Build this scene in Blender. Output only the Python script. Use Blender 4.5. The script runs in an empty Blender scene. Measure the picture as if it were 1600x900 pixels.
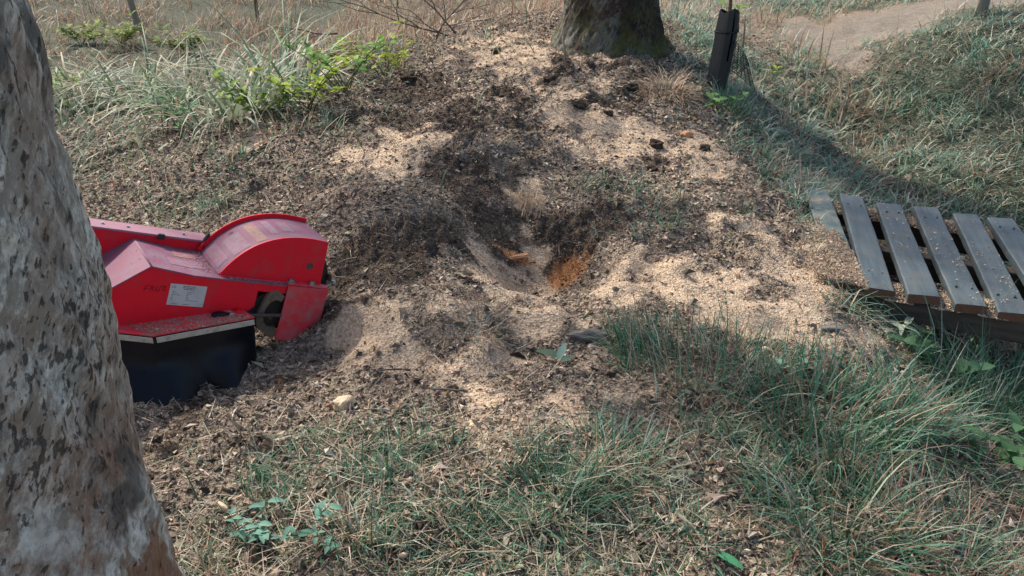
import bpy, bmesh, math, random
import numpy as np
from mathutils import Vector, Matrix, Quaternion

# ------------------------------------------------------------------ scene, camera, world, sun
S = bpy.context.scene
COL = S.collection
RNG = np.random.default_rng(7)
random.seed(7)
R = math.radians

FPX, PITCH, CAMZ = 1256.0, R(26), 1.6
cam = bpy.data.cameras.new('camera')
cam.sensor_width = 36
cam.lens = 36 * FPX / 1600
cam.clip_start = 0.05
cam.clip_end = 1000
camo = bpy.data.objects.new('camera', cam)
COL.objects.link(camo)
camo.location = (0, 0, CAMZ)
camo.rotation_euler = (math.pi / 2 - PITCH, 0, 0)
S.camera = camo

SUN_EL, SUN_ROT = R(47), R(-42)          # sun behind the scene, to the left
W = bpy.data.worlds.new('World')
S.world = W
W.use_nodes = True
nt = W.node_tree
sky = nt.nodes.new('ShaderNodeTexSky')
sky.sky_type = 'NISHITA'
sky.sun_disc = False
sky.sun_elevation = SUN_EL
sky.sun_rotation = SUN_ROT
sky.air_density = 1.0
sky.dust_density = 3.5
bg = nt.nodes['Background']
bg.inputs['Strength'].default_value = 0.15
nt.links.new(sky.outputs['Color'], bg.inputs['Color'])

sl = bpy.data.lights.new('sun', 'SUN')
sl.energy = 3.5
sl.angle = R(1.0)
sl.color = (1.0, 0.92, 0.80)
so = bpy.data.objects.new('sun', sl)
COL.objects.link(so)
sd = Vector((math.sin(SUN_ROT) * math.cos(SUN_EL), math.cos(SUN_ROT) * math.cos(SUN_EL), math.sin(SUN_EL)))
so.rotation_euler = sd.to_track_quat('Z', 'Y').to_euler()
so.location = sd * 30

S.view_settings.view_transform = 'Standard'
S.view_settings.look = 'None'
S.view_settings.exposure = 0.58
S.view_settings.gamma = 1.0
S.render.engine = 'CYCLES'
S.cycles.max_bounces = 6
S.cycles.use_denoising = True

# ------------------------------------------------------------------ numpy noise
def _perm(seed):
    r = np.random.default_rng(seed)
    p = r.permutation(512)
    return np.concatenate([p, p, p])

_P = {}
def perlin(x, y, seed=0):
    if seed not in _P:
        r = np.random.default_rng(seed + 99)
        _P[seed] = (_perm(seed), r.uniform(0, 2 * np.pi, 512))
    p, g = _P[seed]
    xi = np.floor(x).astype(np.int64); yi = np.floor(y).astype(np.int64)
    xf = x - xi; yf = y - yi
    xi &= 511; yi &= 511
    u = xf * xf * xf * (xf * (xf * 6 - 15) + 10)
    v = yf * yf * yf * (yf * (yf * 6 - 15) + 10)
    def gr(ix, iy, dx, dy):
        a = g[p[p[ix & 511] + (iy & 511)] & 511]
        return np.cos(a) * dx + np.sin(a) * dy
    n00 = gr(xi, yi, xf, yf); n10 = gr(xi + 1, yi, xf - 1, yf)
    n01 = gr(xi, yi + 1, xf, yf - 1); n11 = gr(xi + 1, yi + 1, xf - 1, yf - 1)
    a = n00 + u * (n10 - n00); b = n01 + u * (n11 - n01)
    return (a + v * (b - a)) * 1.5

def fbm(x, y, sc, octv=3, seed=0):
    o = np.zeros_like(x); amp = 1.0
    for k in range(octv):
        o += amp * perlin(x * sc + 17.3 * k, y * sc - 9.1 * k, seed + k)
        sc *= 2.1; amp *= 0.5
    return o

# ------------------------------------------------------------------ terrain
cP, sP = math.cos(PITCH), math.sin(PITCH)
def ray(u, v):
    a = (np.asarray(u, float) - 800) / FPX
    b = (450 - np.asarray(v, float)) / FPX
    return a, cP + b * sP, -sP + b * cP

ANCH = [  # sight lines to the ground and the height of the ground there
    (0, 900, 0), (400, 900, 0), (800, 900, 0), (1200, 900, 0), (1600, 900, -.10),
    (300, 700, 0), (800, 700, .03), (1100, 700, .03), (1250, 700, .03), (1420, 700, -.04), (1600, 690, -.32),
    (300, 600, -.03), (460, 532, -.06), (420, 560, -.05), (800, 560, .04), (1100, 560, .04), (1300, 560, .03), (1440, 570, -.16), (1600, 570, -.48),
    (100, 450, -.03), (560, 450, .05), (650, 440, .12), (840, 420, -.02), (1000, 450, .06), (1200, 450, .07), (1320, 450, .02),
    (150, 330, -.02), (350, 330, .03), (600, 330, .17), (800, 320, .07), (1000, 300, .12), (1200, 330, .10), (1275, 330, .0), (1450, 360, -.42), (1590, 390, -.45),
    (150, 240, -.10), (300, 230, .06), (600, 230, .22), (800, 230, .22), (1000, 230, .2), (1130, 240, .15), (1250, 250, -.14), (1400, 255, -.25), (1580, 270, -.15),
    (470, 165, .24), (650, 150, .30), (850, 150, .32), (1000, 150, .33), (1150, 160, .18), (1280, 180, -.08), (1400, 160, .02), (1560, 160, .15),
    (760, 70, .38), (960, 80, .38), (1090, 90, .30), (1200, 80, .20), (1300, 75, .20), (1450, 70, .42), (1580, 60, .5),
    (820, 20, .42), (1000, 30, .42),
    (120, 185, -.28), (300, 160, -.30), (200, 60, -.25), (450, 60, -.30), (650, 50, -.3), (100, 0, -.05), (600, 0, -.15),
    (1300, 40, .3), (1420, 20, .47), (1580, 20, .62),
]
ax, ay, az = [], [], []
for u, v, z in ANCH:
    a, dy, dz = ray(u, v)
    t = (z - CAMZ) / dz
    ax.append(a * t); ay.append(dy * t); az.append(z)
for x, y, z in [(-3, 0, 0), (0, -2, 0), (3, 0, -.1), (-4, -4, 0), (4, -4, 0), (-14, 8, -.2), (14, 8, .5), (-12, 22, .2), (0, 22, .6), (14, 22, 1.4), (3.2, 2.0, -.40), (4.5, 2.5, -.3), (4.5, 4, .0)]:
    ax.append(x); ay.append(y); az.append(z)
A2 = np.stack([ax, ay], 1); AZ = np.array(az)
def _U(r2):
    return np.where(r2 > 1e-12, 0.5 * r2 * np.log(r2 + 1e-12), 0)
n_ = len(AZ)
D2 = ((A2[:, None] - A2[None]) ** 2).sum(-1)
K = np.zeros((n_ + 3, n_ + 3))
K[:n_, :n_] = _U(D2) + np.eye(n_) * 0.05
K[:n_, n_] = 1; K[:n_, n_ + 1:] = A2
K[n_:, :n_] = K[:n_, n_:].T
TPS = np.linalg.solve(K, np.concatenate([AZ, np.zeros(3)]))

def h_base(x, y):
    x = np.asarray(x, float); y = np.asarray(y, float)
    sh = x.shape; xx = np.clip(x.ravel(), -15, 15); yy = np.clip(y.ravel(), -5, 24)
    out = TPS[n_] + TPS[n_ + 1] * xx + TPS[n_ + 2] * yy
    for i in range(n_):
        out += TPS[i] * _U((xx - A2[i, 0]) ** 2 + (yy - A2[i, 1]) ** 2)
    far = np.maximum(np.hypot(x.ravel(), y.ravel()) - 22, 0)
    return (out + far * 0.02).reshape(sh)

def gp(u, v):
    """ground point seen along a sight line (smooth terrain)"""
    a, dy, dz = ray(u, v)
    t = np.geomspace(0.8, 40, 900)
    zz = CAMZ + t * dz - h_base(a * t, dy * t)
    i = int(np.argmax(zz < 0)) if (zz < 0).any() else len(t) - 1
    t0, t1 = t[max(i - 1, 0)], t[i]
    for _ in range(12):
        m = 0.5 * (t0 + t1)
        if CAMZ + m * dz - float(h_base(np.array([a * m]), np.array([dy * m]))[0]) < 0: t1 = m
        else: t0 = m
    return float(a * t1), float(dy * t1)

BUMPS = [(gp(845, 400), .30, .36, -.25), (gp(560, 320), .35, .30, .06), (gp(700, 495), .32, .14, .08), (gp(965, 390), .13, .40, .09),
         (gp(620, 345), .26, .24, .11), (gp(720, 235), .34, .28, .10), (gp(740, 300), .2, .2, .03), (gp(560, 500), .22, .10, .05), (gp(1300, 400), .12, .35, .055), (gp(880, 470), .2, .12, -.03), (gp(500, 545), .13, .10, -.06), (gp(330, 610), .16, .14, -.05), (gp(410, 560), .08, .10, -.03)]
h_smooth = h_base
def h_base(x, y):     # smooth ground with the mounds and hollows of the digging
    h = h_smooth(x, y)
    for c, rx, ry, k in BUMPS: h = h + k * np.exp(-((x - c[0]) / rx) ** 2 - ((y - c[1]) / ry) ** 2)
    return h

def make_blobs(lst):
    out = []
    for b in lst:
        u, v, ru, rv = b[:4]; w = b[4] if len(b) > 4 else 1.0
        x, y = gp(u, v)
        rx = ru * (y / float(ray(u, v)[1])) / FPX
        y1 = gp(u, v + rv)[1]
        ry = max(abs(y - y1), rv * y / FPX)
        out.append((x, y, max(rx, .02), max(ry * 1.05, .02), w))
    return out

def mask(bl, x, y, warp=0.25, seed=3, cut=None):
    """soft union of ground patches with ragged outlines"""
    wx = perlin(x * 3.1, y * 3.1, seed) + .6 * perlin(x * 9, y * 9, seed + 1)
    wy = perlin(x * 3.1 + 50, y * 3.1, seed + 2) + .6 * perlin(x * 9 + 30, y * 9, seed + 3)
    m = np.zeros_like(x)
    for bx, by, rx, ry, w in bl:
        dx = (x - bx) / rx + wx * warp; dy = (y - by) / ry + wy * warp
        m = np.maximum(m, w * np.exp(-(dx * dx + dy * dy) ** 1.5 * 0.7))
    if cut is None: return m
    k = np.clip((m + .50 * fbm(x, y, 4.3, 4, seed + 200) - cut) * 2.4, 0, 1) * (m > .04)
    return k

SAW = make_blobs([
    (828, 302, 36, 26), (870, 436, 40, 22), (620, 240, 110, 38, .9), (410, 215, 60, 18, .8), (830, 90, 120, 40, .9), (770, 62, 70, 20, .8),
    (840, 165, 140, 25, .6), (1000, 220, 150, 36), (920, 190, 90, 26), (1080, 232, 85, 38), (1000, 430, 80, 42), (1090, 445, 110, 42),
    (1190, 490, 120, 40), (1300, 530, 90, 26, .9), (800, 450, 70, 28), (700, 480, 110, 40, .85), (600, 500, 80, 44, .95), (560, 490, 60, 40, .8),
    (690, 555, 170, 50, .8), (900, 640, 130, 45, .7), (960, 560, 70, 40, .6), (1330, 420, 50, 90), (1200, 370, 80, 60, .7), (860, 500, 80, 40, .8),
    (950, 700, 60, 30, .6), (780, 640, 60, 40, .5), (1250, 430, 60, 40, .8), (640, 205, 60, 14, .8), (530, 290, 40, 10, .5), (900, 130, 90, 20, .7),
    (1390, 540, 90, 20, .7), (1600, 760, 40, 90, .5), (1560, 870, 60, 40, .5), (720, 870, 70, 30, .4), (1130, 840, 60, 60, .35)])
SOIL_AND_SHADE = make_blobs([  # dark earth; patches on the mounds' front faces also paint in their shade
    (640, 140, 70, 24), (795, 148, 36, 14), (690, 185, 140, 15), (510, 190, 90, 16, .9), (760, 192, 80, 13), (600, 400, 85, 56, 1.1),
    (740, 275, 75, 60, .95), (915, 375, 62, 62, 1.0), (850, 350, 75, 32, 1.1), (770, 372, 70, 34, 1.0), (840, 375, 50, 24, 1.0), (960, 160, 80, 16, .8), (1025, 255, 26, 14, .8),
    (860, 126, 24, 10, .8), (300, 610, 110, 34), (280, 670, 70, 60, .8), (1330, 472, 50, 24, .7), (690, 40, 90, 16, .8), (760, 30, 80, 20, .7),
    (900, 100, 40, 20, .8), (1000, 110, 80, 24, .8), (700, 370, 60, 40, .6), (380, 250, 90, 20, .5), (360, 700, 120, 30, .5), (930, 340, 60, 30, .6), (1150, 262, 30, 12, .6),
    (520, 480, 30, 60, .9), (800, 830, 90, 30, .5), (1340, 770, 60, 50, .7), (1250, 600, 60, 40, .6)])
ORANGE = make_blobs([(886, 430, 30, 18, .8), (806, 402, 34, 9, .8), (410, 212, 24, 8, .4), (905, 425, 14, 10, .8)])
GREEN = make_blobs([   # where turf grows
    (1150, 540, 110, 60, .9), (1280, 680, 170, 120), (1400, 800, 170, 110), (1550, 600, 120, 90), (1000, 520, 40, 40),
    (1540, 700, 120, 90), (1180, 180, 90, 150), (1110, 60, 60, 70), (1240, 260, 90, 60), (1330, 200, 120, 90, .9), (1450, 200, 200, 130), (1560, 130, 120, 120), (1350, 280, 160, 50),
    (1050, 90, 50, 60, .9), (150, 250, 90, 70, .9), (300, 330, 80, 30, .7), (960, 285, 60, 26, .45), (1060, 335, 110, 40, .4), (560, 715, 150, 60, .75), (930, 720, 150, 46, .85), (740, 760, 120, 40, .7),
    (860, 790, 150, 55, .85), (500, 830, 170, 75, .9), (1020, 790, 120, 65, .8), (900, 880, 160, 40, .75), (340, 860, 70, 50, .9), (640, 840, 120, 60, .8), (700, 690, 90, 30, .6),
    (120, 180, 200, 70), (330, 130, 260, 70), (550, 90, 120, 80), (700, 510, 130, 30, .25), (1340, 500, 80, 30, .5), (860, 15, 200, 25, .4)])
STRAW = make_blobs([(300, 30, 420, 60), (550, 30, 220, 50), (100, 60, 160, 80, .9), (1280, 110, 40, 90, .5), (1300, 30, 130, 40, .6)])
SAND = make_blobs([(1275, 58, 36, 26), (1318, 88, 28, 20), (1370, 42, 60, 24), (1445, 14, 64, 15), (1530, 2, 60, 10)])

def masks(x, y):
    saw = mask(SAW, x, y, .35, 3, .43)
    soil = mask(SOIL_AND_SHADE, x, y, .45, 13, .42)
    org = mask(ORANGE, x, y, .3, 23)
    grn = mask(GREEN, x, y, .3, 33)
    stw = mask(STRAW, x, y, .2, 43)
    snd = mask(SAND, x, y, .15, 53)
    # fields and grass beyond the part the photograph shows
    d = np.hypot(x, y - 3.5)
    far = np.clip((d - 6.0) / 4.0, 0, 1)
    left = np.clip((-x - 2.2) / 1.0, 0, 1) * np.clip((y - 2.0), 0, 1)
    right = np.clip((x - 2.6) / .8, 0, 1)
    near = np.clip((.9 - y) / .8, 0, 1)
    grn = np.maximum(grn, np.maximum(.8 * right, np.maximum(.6 * near, .9 * left)))
    grn = np.maximum(grn, far * .6) * (1 - np.clip(snd * 1.4, 0, 1))
    stw = np.maximum(stw, far * (x < 2))
    return saw, soil, org, grn, stw, snd

def height(x, y, m=None):
    x = np.asarray(x, float); y = np.asarray(y, float)
    if m is None: m = masks(x, y)
    saw, soil, org, grn, stw, snd = m
    h = h_base(x, y)
    near = np.clip((13 - y) / 5, 0, 1)
    rough = (.35 + .8 * soil + .35 * saw) * (1 - .4 * grn)
    h = h + .030 * fbm(x, y, 2.6, 2, 60)
    r1 = np.abs(perlin(x * 11, y * 11, 70)) + .5 * np.abs(perlin(x * 23, y * 23, 71))
    amp = np.clip(.55 + 1.1 * fbm(x, y, 1.5, 2, 64), .12, 1.6)
    h = h + near * .05 * fbm(x + .1 * perlin(x * 3, y * 3, 66), y, 4.6, 2, 62) * np.clip(.6 + fbm(x, y, .9, 1, 68), .2, 1.2) * (1 - .4 * grn)
    h = h + near * rough * amp * (1 - .75 * saw) * .045 * (r1 - .35)
    h = h + near * rough * amp * (1 - .6 * saw) * .018 * perlin(x * 37, y * 37, 72)
    cl = np.clip(perlin(x * 17 + 5, y * 17, 74) - .25, 0, 1)
    h = h + near * soil * .055 * cl
    return h

def axis(lo, hi, step, end_lo, end_hi, growth):
    c = list(np.arange(lo, hi, step))
    s, v = step, hi
    while v < end_hi:
        c.append(v); s *= growth; v += s
    s, v = step, lo
    pre = []
    while v > end_lo:
        s *= growth; v -= s; pre.append(v)
    return np.array(pre[::-1] + c)

GX = axis(-2.6, 3.0, .0145, -160, 160, 1.10)
GY = axis(1.3, 7.0, .0145, -30, 220, 1.075)
gx, gy = np.meshgrid(GX, GY)
GM = masks(gx.ravel(), gy.ravel())
gz = height(gx.ravel(), gy.ravel(), GM)

def mesh_np(name, co, tris=None, quads=None, mat=None, col=None, smooth=False, parent=None, extra=None):
    me = bpy.data.meshes.new(name)
    me.vertices.add(len(co)); me.vertices.foreach_set('co', np.ascontiguousarray(co, np.float32).ravel())
    idx = tris if tris is not None else quads
    k = idx.shape[1]
    me.loops.add(idx.size); me.loops.foreach_set('vertex_index', np.ascontiguousarray(idx, np.int32).ravel())
    me.polygons.add(len(idx))
    me.polygons.foreach_set('loop_start', np.arange(0, idx.size, k, dtype=np.int32))
    me.polygons.foreach_set('loop_total', np.full(len(idx), k, np.int32))
    me.polygons.foreach_set('use_smooth', np.full(len(idx), smooth))
    for nm, c in ([('Col', col)] if col is not None else []) + (extra or []):
        at = me.attributes.new(nm, 'FLOAT_COLOR', 'POINT')
        c4 = np.ones((len(co), 4), np.float32); c4[:, :c.shape[1]] = c
        at.data.foreach_set('color', c4.ravel())
    me.update(calc_edges=True)
    if mat: me.materials.append(mat)
    o = bpy.data.objects.new(name, me)
    COL.objects.link(o)
    if parent: o.parent = parent
    return o

def grid_quads(ny, nx, wrap=False):
    i = np.arange(ny * nx).reshape(ny, nx)
    if wrap: i = np.concatenate([i, i[:, :1]], 1)
    return np.stack([i[:-1, :-1], i[:-1, 1:], i[1:, 1:], i[1:, :-1]], -1).reshape(-1, 4)

# ------------------------------------------------------------------ materials
def new_mat(name):
    m = bpy.data.materials.new(name); m.use_nodes = True
    return m, m.node_tree.nodes, m.node_tree.links, m.node_tree.nodes['Principled BSDF']

def mixc(N, L, a, b, f, mode='MIX'):
    n = N.new('ShaderNodeMix'); n.data_type = 'RGBA'; n.blend_type = mode
    for sck, val in ((n.inputs[0], f), (n.inputs[6], a), (n.inputs[7], b)):
        if hasattr(val, 'is_output'): L.new(val, sck)
        elif isinstance(val, (int, float)): sck.default_value = val
        else: sck.default_value = (*val, 1)
    return n.outputs[2]

def math_(N, L, op, a, b=0.0, c=0.0, clamp=False):
    n = N.new('ShaderNodeMath'); n.operation = op; n.use_clamp = clamp
    for i, val in enumerate((a, b, c)):
        if hasattr(val, 'is_output'): L.new(val, n.inputs[i])
        else: n.inputs[i].default_value = val
    return n.outputs[0]

def noise(N, L, vec, scale, detail=4, rough=.55):
    n = N.new('ShaderNodeTexNoise'); n.inputs['Scale'].default_value = scale
    n.inputs['Detail'].default_value = detail; n.inputs['Roughness'].default_value = rough
    if vec is not None: L.new(vec, n.inputs['Vector'])
    return n.outputs['Fac']

def ramp(N, L, fac, stops):
    n = N.new('ShaderNodeValToRGB')
    el = n.color_ramp.elements
    el[0].position, el[1].position = stops[0][0], stops[-1][0]
    for p, c in stops[1:-1]: el.new(p)
    for e, (p, c) in zip(sorted(el, key=lambda e: e.position), stops):
        e.color = (*c, 1) if not isinstance(c, (int, float)) else (c, c, c, 1)
    L.new(fac, n.inputs[0])
    return n.outputs[0]

def bump(N, L, h, strength, dist, bsdf):
    b = N.new('ShaderNodeBump'); b.inputs['Strength'].default_value = strength; b.inputs['Distance'].default_value = dist
    L.new(h, b.inputs['Height']); L.new(b.outputs[0], bsdf.inputs['Normal'])

def geo_pos(N):
    return N.new('ShaderNodeNewGeometry').outputs['Position']
def obj_pos(N):
    return N.new('ShaderNodeTexCoord').outputs['Object']

def mat_ground():
    m, N, L, B = new_mat('ground')
    pos = geo_pos(N)
    a1 = N.new('ShaderNodeAttribute'); a1.attribute_name = 'MA'
    a2 = N.new('ShaderNodeAttribute'); a2.attribute_name = 'MB'
    s1 = N.new('ShaderNodeSeparateColor'); L.new(a1.outputs['Color'], s1.inputs[0])
    s2 = N.new('ShaderNodeSeparateColor'); L.new(a2.outputs['Color'], s2.inputs[0])
    vo = N.new('ShaderNodeTexVoronoi'); vo.inputs['Scale'].default_value = 95; L.new(pos, vo.inputs['Vector'])
    sv = N.new('ShaderNodeSeparateColor'); L.new(vo.outputs['Color'], sv.inputs[0])
    n1 = noise(N, L, pos, 45, 6, .7)
    n2 = noise(N, L, pos, 9, 4)
    spk = math_(N, L, 'ADD', math_(N, L, 'MULTIPLY', sv.outputs[0], .6), math_(N, L, 'MULTIPLY', n1, .5))
    lit = ramp(N, L, spk, [(.15, (.05, .04, .032)), (.45, (.17, .135, .105)), (.7, (.29, .23, .18)), (.95, (.40, .33, .26))])
    saw = ramp(N, L, spk, [(.1, (.24, .17, .115)), (.4, (.46, .345, .24)), (.8, (.62, .49, .36))])
    soil = ramp(N, L, spk, [(.2, (.034, .026, .020)), (.6, (.085, .064, .049)), (.95, (.19, .15, .115))])
    org = ramp(N, L, spk, [(.1, (.28, .11, .04)), (.6, (.58, .28, .12))])
    grn = ramp(N, L, spk, [(.2, (.028, .034, .024)), (.6, (.08, .092, .064)), (.95, (.18, .18, .13))])
    stw = ramp(N, L, spk, [(.2, (.16, .11, .07)), (.7, (.34, .25, .17))])
    snd = ramp(N, L, math_(N, L, 'ADD', math_(N, L, 'MULTIPLY', spk, .5), math_(N, L, 'MULTIPLY', n2, .5)), [(.25, (.11, .095, .075)), (.5, (.20, .175, .145)), (.75, (.28, .25, .21))])
    def soft(x):
        return math_(N, L, 'SMOOTH_MIN', math_(N, L, 'MULTIPLY_ADD', math_(N, L, 'ADD', x, math_(N, L, 'MULTIPLY', math_(N, L, 'SUBTRACT', n1, .5), .7)), 1.8, -.45, True), 1.0, .1, True)
    c = lit
    c = mixc(N, L, c, stw, soft(s2.outputs[1]))
    c = mixc(N, L, c, grn, soft(s2.outputs[0]))
    c = mixc(N, L, c, saw, soft(s1.outputs[0]))
    c = mixc(N, L, c, soil, soft(s1.outputs[1]))
    c = mixc(N, L, c, org, soft(s1.outputs[2]))
    c = mixc(N, L, c, snd, soft(s2.outputs[2]))
    L.new(c, B.inputs['Base Color'])
    B.inputs['Roughness'].default_value = .95
    B.inputs['Specular IOR Level'].default_value = .15
    bump(N, L, math_(N, L, 'ADD', n1, math_(N, L, 'MULTIPLY', vo.outputs['Distance'], .6)), .9, .012, B)
    return m

def mat_vcol(name, rough=.85, trans=0.0, spec=.2, var=.0):
    m, N, L, B = new_mat(name)
    a = N.new('ShaderNodeAttribute'); a.attribute_name = 'Col'
    c = a.outputs['Color']
    if var:
        n = noise(N, L, geo_pos(N), 300, 2)
        c = mixc(N, L, c, (0, 0, 0), math_(N, L, 'MULTIPLY', n, var))
    L.new(c, B.inputs['Base Color'])
    B.inputs['Roughness'].default_value = rough
    B.inputs['Specular IOR Level'].default_value = spec
    if trans:
        T = N.new('ShaderNodeBsdfTranslucent'); L.new(c, T.inputs['Color'])
        mx = N.new('ShaderNodeMixShader'); mx.inputs[0].default_value = trans
        L.new(B.outputs[0], mx.inputs[1]); L.new(T.outputs[0], mx.inputs[2])
        L.new(mx.outputs[0], N['Material Output'].inputs['Surface'])
    return m

def mat_bark(name, base, pale, dark, brown, scale=1.0, moss=0.0, rust=0.0):
    m, N, L, B = new_mat(name)
    tc = obj_pos(N)
    mp = N.new('ShaderNodeMapping'); mp.inputs['Scale'].default_value = (1, 1, .62); L.new(tc, mp.inputs[0]); v = mp.outputs[0]
    wv = N.new('ShaderNodeVectorRotate'); wv.rotation_type = 'AXIS_ANGLE'; wv.inputs['Axis'].default_value = (.6, -.8, 0); wv.inputs['Angle'].default_value = R(28); L.new(tc, wv.inputs['Vector'])
    mp3 = N.new('ShaderNodeMapping'); mp3.inputs['Scale'].default_value = (1, 1, .45); L.new(wv.outputs[0], mp3.inputs[0]); vs = mp3.outputs[0]
    big = noise(N, L, v, 5 * scale, 5, .6)
    mid = noise(N, L, vs, 12 * scale, 10, .78)
    fine = noise(N, L, vs, 75 * scale, 6, .7)
    c = mixc(N, L, base, pale, ramp(N, L, math_(N, L, 'ADD', math_(N, L, 'MULTIPLY', mid, .7), math_(N, L, 'MULTIPLY', fine, .3)), [(.46, 0.0), (.53, 1.0)]))
    c = mixc(N, L, c, brown, ramp(N, L, big, [(.47, 0.0), (.60, .75)]))
    sep = N.new('ShaderNodeSeparateXYZ'); L.new(tc, sep.inputs[0])
    low = math_(N, L, 'MULTIPLY_ADD', sep.outputs[2], -2.0, 2.25, True)     # rusty growth near the foot
    c = mixc(N, L, c, (.30, .14, .07), math_(N, L, 'MULTIPLY', low, ramp(N, L, noise(N, L, v, 8 * scale, 6, .7), [(.42, 0.0), (.54, rust)])))
    pit = noise(N, L, vs, 85 * scale, 5, .6)
    dk = ramp(N, L, math_(N, L, 'ADD', math_(N, L, 'MULTIPLY', pit, .72), math_(N, L, 'MULTIPLY', noise(N, L, v, 4 * scale, 3, .5), .28)), [(.562, 0.0), (.61, .85)])
    sepz = N.new('ShaderNodeSeparateXYZ'); L.new(tc, sepz.inputs[0])
    hi = math_(N, L, 'MULTIPLY', math_(N, L, 'MULTIPLY_ADD', sepz.outputs[2], 1.6, -1.9, True), .055 if rust else 0.0)   # dark patches spread higher up the stem
    bd = ramp(N, L, math_(N, L, 'ADD', math_(N, L, 'ADD', hi, math_(N, L, 'MULTIPLY', noise(N, L, v, 5.5 * scale, 4, .6), .5)), math_(N, L, 'MULTIPLY', mid, .5)), [(.51, 0.0), (.565, .8)])
    c = mixc(N, L, c, dark, dk)
    c = mixc(N, L, c, dark, bd)
    if moss:
        geo = N.new('ShaderNodeNewGeometry')
        c = mixc(N, L, c, (.10, .105, .03), math_(N, L, 'MULTIPLY', ramp(N, L, noise(N, L, tc, 6, 4), [(.45, 0.0), (.62, 1.0)]), math_(N, L, 'MULTIPLY_ADD', sep.outputs[2], -1.4, moss, True)))
    spk = ramp(N, L, fine, [(.3, .70), (.7, 1.12)])
    c = mixc(N, L, c, spk, 1.0, 'MULTIPLY')
    L.new(c, B.inputs['Base Color'])
    B.inputs['Roughness'].default_value = .9
    B.inputs['Specular IOR Level'].default_value = .15
    hh = math_(N, L, 'SUBTRACT', math_(N, L, 'ADD', math_(N, L, 'MULTIPLY', mid, .8), math_(N, L, 'MULTIPLY', fine, .5)), math_(N, L, 'MULTIPLY', dk, .6))
    bump(N, L, hh, .9, .010, B)
    return m

def mat_plain(name, col, rough=.5, metal=0.0, spec=.5, dirt=None, dscale=14, damt=(.5, .75), bmp=0.0, coat=0.0):
    m, N, L, B = new_mat(name)
    tc = obj_pos(N)
    n = noise(N, L, tc, dscale, 6, .65)
    f = noise(N, L, tc, 180, 3, .6)
    c = mixc(N, L, col, tuple(min(1, x * 1.25 + .005) for x in col), f)
    if dirt: c = mixc(N, L, c, dirt, ramp(N, L, n, [(damt[0], 0.0), (damt[1], .8)]))
    L.new(c, B.inputs['Base Color'])
    L.new(math_(N, L, 'MULTIPLY_ADD', n, .35, rough - .15, True), B.inputs['Roughness'])
    B.inputs['Metallic'].default_value = metal
    B.inputs['Specular IOR Level'].default_value = spec
    if coat: B.inputs['Coat Weight'].default_value = coat; B.inputs['Coat Roughness'].default_value = .25
    if bmp: bump(N, L, f, bmp, .002, B)
    return m

def mat_wood(name, c0, c1, axis_scale=(30, 2.2, 30), rough=.6, stain=None):
    m, N, L, B = new_mat(name)
    tc = obj_pos(N)
    oi = N.new('ShaderNodeObjectInfo')
    cm = N.new('ShaderNodeVectorMath'); cm.operation = 'ADD'; L.new(tc, cm.inputs[0])
    cx = N.new('ShaderNodeCombineXYZ'); L.new(math_(N, L, 'MULTIPLY', oi.outputs['Random'], 37), cx.inputs[0]); L.new(math_(N, L, 'MULTIPLY', oi.outputs['Random'], 11), cx.inputs[1]); L.new(cx.outputs[0], cm.inputs[1])
    mp = N.new('ShaderNodeMapping'); mp.inputs['Scale'].default_value = axis_scale; L.new(cm.outputs[0], mp.inputs[0])
    g = noise(N, L, mp.outputs[0], 1.6, 6, .65)
    b = noise(N, L, cm.outputs[0], 7, 5, .6)
    c = mixc(N, L, c0, c1, ramp(N, L, g, [(.3, 0.0), (.72, 1.0)]))
    if stain: c = mixc(N, L, c, stain, ramp(N, L, b, [(.48, 0.0), (.70, .8)]))
    L.new(c, B.inputs['Base Color'])
    B.inputs['Roughness'].default_value = rough
    bump(N, L, g, .5, .003, B)
    return m

M_GROUND = mat_ground()
M_CHIP = mat_vcol('wood_chip', .9, 0, .1, .25)
M_BLADE = mat_vcol('grass_blade', .55, .25, .35)
M_LEAF = mat_vcol('leaf', .5, .3, .4)
M_BARK = mat_bark('pale_bark', (.42, .37, .30), (.82, .77, .66), (.078, .068, .058), (.36, .25, .18), rust=.9)
M_BARK2 = mat_bark('dark_bark', (.062, .047, .037), (.16, .16, .135), (.022, .017, .014), (.075, .05, .036), .6, moss=.75)
M_TWIG = mat_plain('twig', (.11, .095, .08), .9, spec=.1)
M_RED = mat_plain('red_paint', (.66, .010, .026), .5, spec=.18, dirt=(.36, .07, .07), dscale=13, damt=(.52, .85))
M_REDD = mat_plain('dusty_red_paint', (.62, .045, .06), .6, spec=.2, dirt=(.36, .20, .19), dscale=22, damt=(.44, .70))
M_TOP = mat_plain('sky_tinted_top_paint', (.19, .070, .115), .6, spec=.16, dirt=(.22, .165, .21), dscale=12, damt=(.42, .72))  # lilac colours paint the sky's reflection onto the red top plates
M_MAROON = mat_plain('sky_tinted_red_paint', (.30, .13, .18), .55, spec=.2, dirt=(.30, .20, .24), dscale=11, damt=(.42, .7))  # rail's red with the sky reflection mixed into its colour
M_RUBBER = mat_plain('black_rubber', (.0012, .0028, .007), .32, spec=.22, dirt=(.004, .006, .010), dscale=6, bmp=.2)
M_STEEL = mat_plain('galvanised_steel', (.34, .34, .32), .5, metal=.75, dirt=(.16, .13, .10), dscale=30)
M_STRIP = mat_plain('aluminium_strip', (.42, .40, .35), .55, metal=.35, dirt=(.22, .18, .13), dscale=30)
M_DARK = mat_plain('oily_steel', (.035, .032, .03), .6, metal=.5, dirt=(.09, .07, .05), dscale=30)
M_DUST2 = mat_plain('dusty_bracket', (.15, .115, .085), .9, spec=.1, dirt=(.07, .05, .04), dscale=40, bmp=.6)
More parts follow.
